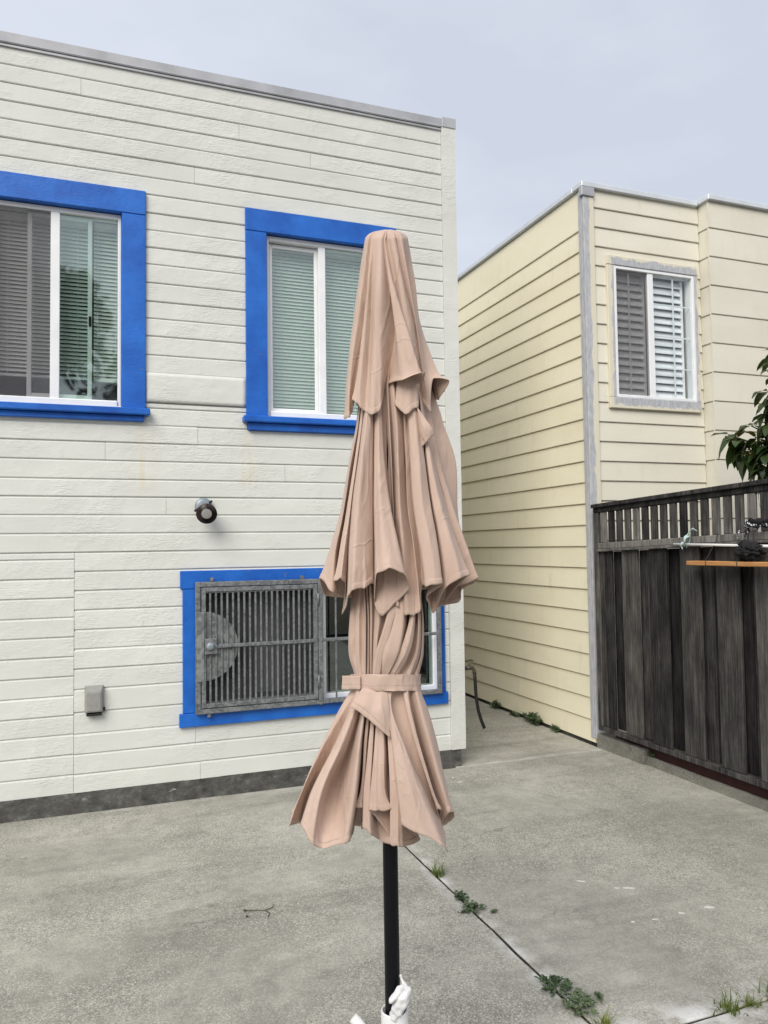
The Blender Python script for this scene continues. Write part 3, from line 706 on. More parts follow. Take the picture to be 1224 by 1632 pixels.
for x in (1.535, 1.735, 1.935, 2.135): box('bar', (x-0.006, y0+.0185, 0.577), (x+0.006, y0+.0285, 1.352), GALV, gr, 0.002)
bm = bmesh.new(); n = 28     # half-round plate behind the bars
arc = [(0.222*math.sin(math.pi*k/n), 0.222*math.cos(math.pi*k/n)) for k in range(n+1)]
fr = [bm.verts.new((x, 0, z)) for x, z in arc]; bk = [bm.verts.new((x, 0.003, z)) for x, z in arc]
bm.faces.new(fr); bm.faces.new(bk[::-1])
for k in range(n+1): bm.faces.new((fr[k], bk[k], bk[(k+1) % (n+1)], fr[(k+1) % (n+1)]))
link('lock_plate', to_mesh(bm), GALVP, gr, (0.645, y0+.0175, 0.973))
box('strike_plate', (0.600, y0-.010, 0.752), (0.648, y0-.0045, 1.196), GALVP, gr, 0.002)
box('lock_box', (0.652, y0-.020, 0.925), (0.728, y0-.0095, 1.025), GALV, gr, 0.003)
tube('lock_cylinder', [(0.684, y0-.018, 0.976), (0.684, y0-.034, 0.976), (0.684, y0-.040, 0.976)], [0.027, 0.025, 0.016], GREYPLATE, gr, 20)
for x, z in ((0.70, 1.400), (0.68, 0.533), (1.42, 0.55), (1.30, 1.397)): box('fixing_bolt', (x-0.011, y0+.004, z-0.012), (x+0.011, y1+.012, z+0.012), GALV, gr, 0.004)
for z in (0.70, 1.25): tube('hinge', [(1.4035, y0-.008, z-0.04), (1.4035, y0-.008, z+0.04)], 0.009, GALV, gr, 10)

# things fixed to the white wall
lamp = thing('wall_lamp', 'dark bronze round spotlight on a grey wall plate between the windows', 'lamp', (0.655, YW, 1.86))
tube('wall_plate', [(0.655, YW+0.004, 1.875), (0.655, YW-0.014, 1.875), (0.655, YW-0.022, 1.875)], [0.056, 0.056, 0.040], GREYPLATE, lamp, 24)
for dx, dz in ((-0.058, -0.028), (0.052, 0.034)):
    tube('plate_screw', [(0.655+dx*.7, YW-0.016, 1.875+dz*.7), (0.655+dx*1.0, YW-0.026, 1.875+dz*1.05)], 0.008, RUBBER, lamp, 8)
tube('swivel_arm', [(0.660, YW-0.02, 1.872), (0.662, YW-0.05, 1.868), (0.668, YW-0.065, 1.856)], [0.020, 0.018, 0.018], GREYPLATE, lamp, 12)
d = (Vector((0.45, -0.60, 0.06)) - Vector((0.0, 0, 0.30))).normalized(); d = Vector((-0.16, -0.93, -0.32)).normalized()
p0 = Vector((0.672, YW-0.055, 1.856))
pts = [p0+d*t for t in (0.0, 0.02, 0.05, 0.085, 0.11, 0.11, 0.102)]
tube('lamp_housing', pts, [0.022, 0.038, 0.052, 0.062, 0.066, 0.050, 0.049], BRONZE, lamp, 28)
tube('lamp_lens', [p0+d*0.1035, p0+d*0.109, p0+d*0.112], [0.0485, 0.040, 0.016], LENS, lamp, 24)
vb = thing('outlet_cover', 'small grey weatherproof outlet cover on the white siding', 'outlet cover', (-0.01, YW, 0.68))
bm = bmesh.new()
lay = [(0.055, 0.082, 0.0, 0.0), (0.055, 0.082, -0.010, 0.0), (0.046, 0.070, -0.045, -0.006), (0.040, 0.058, -0.055, -0.010)]
rings = [[bm.verts.new((sx*a, y, sz*b+o)) for sx, sz in ((-1, -1), (1, -1), (1, 1), (-1, 1))] for a, b, y, o in lay]
for a, b in zip(rings, rings[1:]):
    for k in range(4): bm.faces.new((a[k], a[(k+1) % 4], b[(k+1) % 4], b[k]))
bm.faces.new(rings[0][::-1]); bm.faces.new(rings[-1])
bmesh.ops.bevel(bm, geom=bm.edges[:], offset=0.004, segments=2, affect='EDGES')
link('cover', to_mesh(bm), GREYBOX, vb, (-0.01, YW+0.0035, 0.685))
box('lower_lip', (-0.055, YW-0.046, 0.588), (0.035, YW-0.001, 0.602), RUBBER, vb, 0.004); box('hinge_pin', (0.040, YW-0.02, 0.610), (0.054, YW-0.002, 0.632), RUBBER, vb, 0.003)
tap = thing('garden_tap', 'tarnished garden tap with short black hose at the house corner', 'tap', (2.49, 5.20, 0.70))
tube('supply_pipe', [(2.47, 5.20, 0.685), (2.56, 5.20, 0.685), (2.60, 5.20, 0.685)], 0.012, BRASS, tap, 10)
tube('tap_body', [(2.575, 5.20, 0.685), (2.60, 5.20, 0.688), (2.63, 5.20, 0.686), (2.645, 5.20, 0.665), (2.648, 5.20, 0.645)], [0.015, 0.019, 0.016, 0.014, 0.016], BRASS, tap, 12)
tube('valve_stem', [(2.605, 5.20, 0.69), (2.605, 5.195, 0.735)], 0.006, BRASS, tap, 8)
tube('handle', [(2.575, 5.195, 0.737), (2.590, 5.195, 0.744), (2.620, 5.195, 0.744), (2.637, 5.195, 0.737)], 0.006, BRASS, tap, 8)
tube('hose', [(2.648, 5.20, 0.652), (2.652, 5.20, 0.60), (2.655, 5.20, 0.52), (2.662, 5.20, 0.44), (2.676, 5.20, 0.36), (2.698, 5.20, 0.29), (2.722, 5.20, 0.232)], 0.0125, RUBBER, tap, 12)

# ------------------------------------------------------------------ yellow house
XY, YY = 3.70, 5.182
yh = thing('cream_house', 'pale yellow lap sided house with one white window beyond the fence', 'house', (XY, YY, 0))
ZT = 4.50
W4 = (3.972, 4.805, 2.79, 3.885)
STEP = 4.887
boxes('wall_core', [((XY+0.022, YY+0.03, 0.05), (XY+0.1, 14, ZT))] + [((a, YY+0.022, c), (b, YY+0.12, d)) for a, b, c, d in cutgrid(XY+0.101, STEP+0.03, 0.05, ZT, (W4,))] + [((STEP+0.022, YY-0.10, 0.05), (9.5, YY+0.05, ZT))], CREAM_LIT, yh)
zl = [0.024+0.1725*i for i in range(26)]; zl[-1] = ZT-0.004
for i, (z0, z1) in enumerate(zip(zl, zl[1:])):
    cut = 5.75+(i*0.61) % 1.4 if i % 3 == 1 else 8.2+1.7*math.sin(i*2.3)
    board('side_board', YY+0.012, cut, z0, z1, yh, CREAM_LIT, XY+0.022, 0.022, i*1.7, 'y', 0.012, 0.001, 0.0008)
    board('side_board', cut+0.001, 14, z0, z1, yh, CREAM_LIT, XY+0.022, 0.022, i*1.7+50, 'y', 0.012, 0.001, 0.0008)
zf = [ZT+0.012-0.1605*i for i in range(27)][::-1]
C4 = (3.905, 4.842, 2.70, 3.965)
for i, (z0, z1) in enumerate(zip(zf, zf[1:])):
    sp = [(3.801, STEP-0.002)]
    if z0 > C4[2]-0.02 and z1 < C4[3]+0.06 and z0 < C4[3]: sp = [(3.801, C4[0]+0.01), (C4[1]-0.01, STEP-0.002)]
    for a, b in sp: board('front_board', a, b, z0, z1, yh, CREAMF, YY+0.022, 0.022, 300+i*1.1+a, 'x', 0.012, 0.001, 0.0006)
zr = [ZT+0.03-0.2485*i for i in range(18)][::-1]
for i, (z0, z1) in enumerate(zip(zr, zr[1:])):
    board('wide_board', STEP, 9.5, z0, z1, yh, CREAMF, YY-0.10, 0.020, 400+i, 'x', 0.008, 0.001, 0.0006)
    board('return_board', YY-0.098, YY+0.02, z0, z1, yh, CREAMF, STEP+0.0215, 0.020, 500+i, 'y', 0.008, 0.001, 0.0004)
box('corner_trim', (XY-0.004, YY-0.012, 0.06), (3.800, YY+0.0115, ZT-0.02), PRIMERCORNER, yh, 0.004)
box('corner_trim', (XY-0.006, YY+0.012, 0.06), (XY+0.0005, YY+0.06, ZT-0.02), PRIMERCORNER, yh, 0.002)
# metal cornice
def coping(x0, x1, y0, y1, z, along, nm='roof_flashing'):
    box(nm, (x0, y0, z), (x1, y1, z+0.048), BRIGHTFLASH, yh, 0.006)
coping(XY-0.018, XY+0.12, YY+0.1205, 14, ZT+0.0, 'y'); coping(XY-0.020, STEP-0.02, YY-0.022, YY+0.12, ZT+0.001, 'x'); coping(STEP-0.0195, 9.5, YY-0.145, YY+0.12, ZT+0.014, 'x')
box('corner_flashing', (XY-0.024, YY-0.026, ZT-0.075), (XY+0.10, YY+0.02, ZT+0.0005), FLASH, yh, 0.004)
boxes('roof_deck', [((XY+0.121, YY+0.121, ZT-0.05), (9.5, 14, ZT))], FLASH, yh)
boxes('base_strip', [((XY+0.02, YY+0.10, -0.05), (XY+0.09, 14, 0.049))], FOUND, yh)
w4 = bpy.data.objects.new('window', None); COL.objects.link(w4); w4.parent = yh; w4.location = Vector((W4[0], YY, W4[2]))-WL[yh.name]; WL[w4.name] = Vector((W4[0], YY, W4[2])); w4['label'] = 'white sliding window with louvred shutters in grey primed casing'
yc = YY-0.022
box('casing', (C4[0], yc, W4[3]), (C4[1], YY+0.05, C4[3]), PRIMERWIN, w4, 0.004); box('casing', (C4[0], yc, C4[2]), (C4[1], YY+0.05, W4[2]), PRIMERWIN, w4, 0.004)
box('casing', (C4[0]+.001, yc+.002, W4[2]+.001), (W4[0], YY+0.05, W4[3]-.001), PRIMERWIN, w4, 0.004); box('casing', (W4[1], yc+.002, W4[2]+.001), (C4[1]-.001, YY+0.05, W4[3]-.001), PRIMERWIN, w4, 0.004)
rect_frame('frame', W4[0]+.001, W4[1]-.001, W4[2]+.001, W4[3]-.001, YY-0.016, YY+0.075, 0.026, VINYL, w4)
xm = 4.352
box('meeting_post', (xm-0.030, YY-0.006, W4[2]+.0275), (xm+0.026, YY+0.03, W4[3]-.0275), VINYL, w4)
box('pane', (xm+0.026, YY+0.010, W4[2]+.027), (W4[1]-.027, YY+0.014, W4[3]-.027), GLASSC, w4, 0)
box('insect_screen', (W4[0]+.027, YY+0.008, W4[2]+.027), (xm-.03, YY+0.009, W4[3]-.027), SCREEN, w4, 0)
for x in (4.145, 4.60): box('muntin', (x-0.007, YY+0.016, W4[2]+.03), (x+0.007, YY+0.022, W4[3]-.03), VINYL, w4, 0.001)
for z in (3.07, 3.34, 3.61): box('muntin', (xm+0.028, YY+0.0165, z-0.006), (W4[1]-.03, YY+0.0215, z+0.006), VINYL, w4, 0.001)
zz = W4[2]+0.065; nl = 0
while zz < W4[3]-0.04:
    for x0, x1 in ((W4[0]+0.04, xm-0.02), (xm+0.03, W4[1]-0.075)):
        box('louvre', (x0, YY+0.050, zz-0.004), (x1, YY+0.120, zz+0.004), SHUT, w4, 0.003, (R(60), 0, 0))
    zz += 0.064
for x in (W4[0]+0.022, xm-0.012, W4[1]-0.06): box('shutter_stile', (x-0.013, YY+0.075, W4[2]+.03), (x+0.013, YY+0.11, W4[3]-.03), SHUT, w4)
room(w4, W4[0], W4[1], W4[2], W4[3], YY+0.13, YY+2.0, ROOM)

# ------------------------------------------------------------------ fence, kerb
XF = 3.684
fence = thing('wooden_fence', 'dark weathered wooden fence with slatted top beside the cream house', 'fence', (XF, 5.1, 0.15))
FY0, FY1 = 1.2, 5.112
SL = 0.034           # the fence top climbs gently towards the viewer
def sbox(name, lo, hi, mat, sb=True, st=True, bev=0.004):
    """box whose bottom (sb) and top (st) follow the slope"""
    bm = bmesh.new(); bm_box(bm, lo, hi); zm = (lo[2]+hi[2])/2
    for v in bm.verts:
        if (v.co.z > zm and st) or (v.co.z < zm and sb): v.co.z += SL*(5.1-v.co.y)
    c = Vector([(p+q)/2 for p, q in zip(lo, hi)])
    for v in bm.verts: v.co -= c
    bmesh.ops.bevel(bm, geom=bm.edges[:], offset=min(bev, min(q-p for p, q in zip(lo, hi))*0.3), segments=1, affect='EDGES')
    return link(name, to_mesh(bm), mat, fence, c)
def frail(name, x0, x1, z0, z1, y0=FY0, y1=FY1): return sbox(name, (x0, y0, z0), (x1, y1, z1), RAIL)
frail('top_rail', XF-0.035, XF+0.070, 1.876, 1.906); frail('upper_rail', XF-0.014, XF+0.030, 1.838, 1.8755)
frail('middle_rail', XF-0.018, XF+0.040, 1.552, 1.600, y1=5.05); frail('middle_ledge', XF-0.034, XF+0.050, 1.532, 1.5515, y1=5.05); box('bottom_rail', (XF-0.014, FY0, 0.150), (XF+0.026, FY1, 0.186), RAIL, fence)
sbox('post', (XF-0.014, 5.052, 0.187), (XF+0.075, 5.112, 1.837), RAIL, False); sbox('post', (XF+0.062, 2.60, 0.10), (XF+0.14, 2.69, 1.837), FENCE, False); sbox('post', (XF+0.062, 3.45, 0.10), (XF+0.14, 3.54, 1.837), FENCE, False)
yy = 5.03
while yy > FY0+0.1:
    sbox('picket', (XF-0.006, yy-0.062, 1.6005), (XF+0.016, yy, 1.8375), RAIL); yy -= 0.0965
front = [(5.050, 4.998), (4.992, 4.906), (4.789, 4.606), (4.486, 4.302), (4.173, 3.992), (3.854, 3.665), (3.544, 3.36), (3.24, 3.055), (2.93, 2.75), (2.63, 2.45), (2.33, 2.15), (2.02, 1.84), (1.72, 1.53), (1.42, 1.24)]
rf = random.Random(11)
for a, b in front: sbox('fence_board', (XF-0.004+rf.uniform(-.003, .003), b, 0.187), (XF+0.019, a, 1.531), FENCEL, False)
for (a0, b0), (a1, b1) in zip(front, front[1:]):
    if b0-a1 > 0.03:
        mid = (b0+a1)/2+rf.uniform(-.012, .012); k = rf.uniform(-.003, .003)
        sbox('fence_board', (XF+0.038, mid+0.001, 0.1875), (XF+0.056, b0+0.03, 1.5305), FENCE, False); sbox('fence_board', (XF+0.040, a1-0.03, 0.1875), (XF+0.057, mid-0.001, 1.5305), FENCE, False)
box('base_board', (XF+0.065, FY0, 0.02), (XF+0.085, 5.0, 0.16), REDWOOD, fence, 0.003)
kerb = thing('kerb', 'low concrete kerb running under the dark wooden fence', 'kerb', (3.74, 4, 0))
ks = [5.165, 4.62, 3.42, 2.25, 1.2]
for i, (a, b) in enumerate(zip(ks, ks[1:])):
    bm = bmesh.new(); n = max(3, int((a-b)/0.06)); rings = []; h0 = (0.105, 0.060, 0.055, 0.055)[i]
    for k in range(n+1):
        y = b+0.003+(a-b-0.006)*k/n; q = 0.004*noise.noise(Vector((y*9, i*3, 1))); q2 = 0.006*noise.noise(Vector((y*5, i*3, 8)))
        x0 = (3.690, 3.722, 3.730, 3.73)[i] + (0.02*(5.165-y) if i == 0 else 0)
        rings.append([bm.verts.new((xx-3.74, y-(a+b)/2, z)) for xx, z in ((x0+q, -0.05), (x0+0.003+q, h0-0.012+q2), (x0+0.016+q, h0+q2), (3.80, h0+0.004), (3.80, -0.05))])
    for p, q in zip(rings, rings[1:]):
        for k in range(5): bm.faces.new((p[k], p[(k+1) % 5], q[(k+1) % 5], q[k]))
    bm.faces.new(rings[0]); bm.faces.new(rings[-1][::-1])
    link('kerb_stone', to_mesh(bm), CURB, kerb, (3.74, (a+b)/2, 0))
# things hung on the fence
plank = thing('wooden_plank', 'orange stained plank wired to the fence below the white rod', 'plank', (3.62, 3.7, 1.47))
box('plank_body', (3.565, 2.90, 1.452), (3.648, 3.985, 1.480), ORANGE, plank, 0.005)
for y in (3.80, 3.55):
    tube('hanging_wire', [(3.66, y, 1.67), (3.640, y, 1.60), (3.561, y+0.01, 1.483), (3.561, y+0.01, 1.449), (3.64, y, 1.449)], 0.0022, WIRE, plank, 6)
rod = tube('white_rod', [(3.632, 4.165, 1.588), (3.632, 3.80, 1.580), (3.632, 3.36, 1.570)], 0.0085, PVC, None, 10); tag(rod, 'thin white rod tied along the fence ledge', 'rod')
def blob(name, c, r, mat, sd, amp=0.35, sub=4, sc_=(1, 1, 1), freq=2.2):
    bm = bmesh.new(); bmesh.ops.create_icosphere(bm, subdivisions=sub, radius=1.0)
    for v in bm.verts:
        n_ = v.co.normalized(); k = 1+amp*noise.noise(n_*freq+Vector((sd, 0, 0)))+amp*0.5*noise.noise(n_*freq*3+Vector((0, sd, 0)))
        v.co = Vector((n_.x*sc_[0], n_.y*sc_[1], n_.z*sc_[2]))*k*r
    return link(name, to_mesh(bm, name, True), mat, None, c)
rib = thing('mint_ribbon', 'pale mint cloth strip knotted round the white rod', 'ribbon', (3.63, 4.05, 1.58))
def strip(name, pts, wd, mat, parent, twist=0.0):
    bm = bmesh.new(); prev = None; at = Vector(pts[0]); V = [Vector(p) for p in pts]; m = 14
    for i in range(m+1):
        p = catmull(V, i/m)-at; a = twist*i/m+0.6; s = Vector((math.cos(a)*0.3, math.cos(a), math.sin(a)))*wd*(0.7+0.3*math.sin(i*1.9))
        c = (bm.verts.new(p+s), bm.verts.new(p-s))
        if prev: bm.faces.new((prev[0], prev[1], c[1], c[0]))
        prev = c
    o = link(name, to_mesh(bm, name, True), mat, parent, at); o.modifiers.new('s', 'SOLIDIFY').thickness = 0.002; return o
strip('loose_end', [(3.622, 4.05, 1.585), (3.606, 4.04, 1.62), (3.625, 4.02, 1.655), (3.61, 3.97, 1.685), (3.625, 3.945, 1.672)], 0.014, MINT, rib, 2.5)
strip('loose_end', [(3.615, 4.05, 1.60), (3.60, 4.065, 1.585), (3.61, 4.06, 1.555)], 0.012, MINT, rib, 1.2)
strip('loop', [(3.62, 4.06, 1.575), (3.605, 4.045, 1.60), (3.61, 4.03, 1.63), (3.64, 4.02, 1.645), (3.648, 4.04, 1.60), (3.64, 4.06, 1.57)], 0.013, MINT, rib, 1.0)
wad = blob('net_bundle', (3.60, 3.50, 1.545), 0.062, WAD, 3.0, 0.55, 5, (0.8, 1.35, 0.75), 3.0); tag(wad, 'scrunched black netting bundle lying on the plank at the fence', 'bundle')
cl = thing('printed_cloth', 'black and white printed cloth knotted over the fence rail', 'cloth', (3.63, 3.45, 1.65))
strip('cloth_fold', [(3.64, 3.56, 1.65), (3.60, 3.52, 1.70), (3.61, 3.46, 1.69), (3.62, 3.40, 1.70), (3.62, 3.30, 1.69)], 0.026, PATT, cl, 1.5)
strip('cloth_fold', [(3.64, 3.54, 1.66), (3.61, 3.50, 1.72), (3.61, 3.44, 1.715), (3.62, 3.36, 1.72), (3.62, 3.28, 1.71)], 0.022, WAD, cl, 2.0)
strip('cloth_tail', [(3.625, 3.535, 1.68), (3.612, 3.54, 1.63), (3.605, 3.55, 1.58)], 0.012, PATT, cl, 0.7)
strip('cloth_tail', [(3.635, 3.60, 1.665), (3.62, 3.60, 1.64), (3.60, 3.585, 1.60)], 0.010, PATT, cl, 0.9)

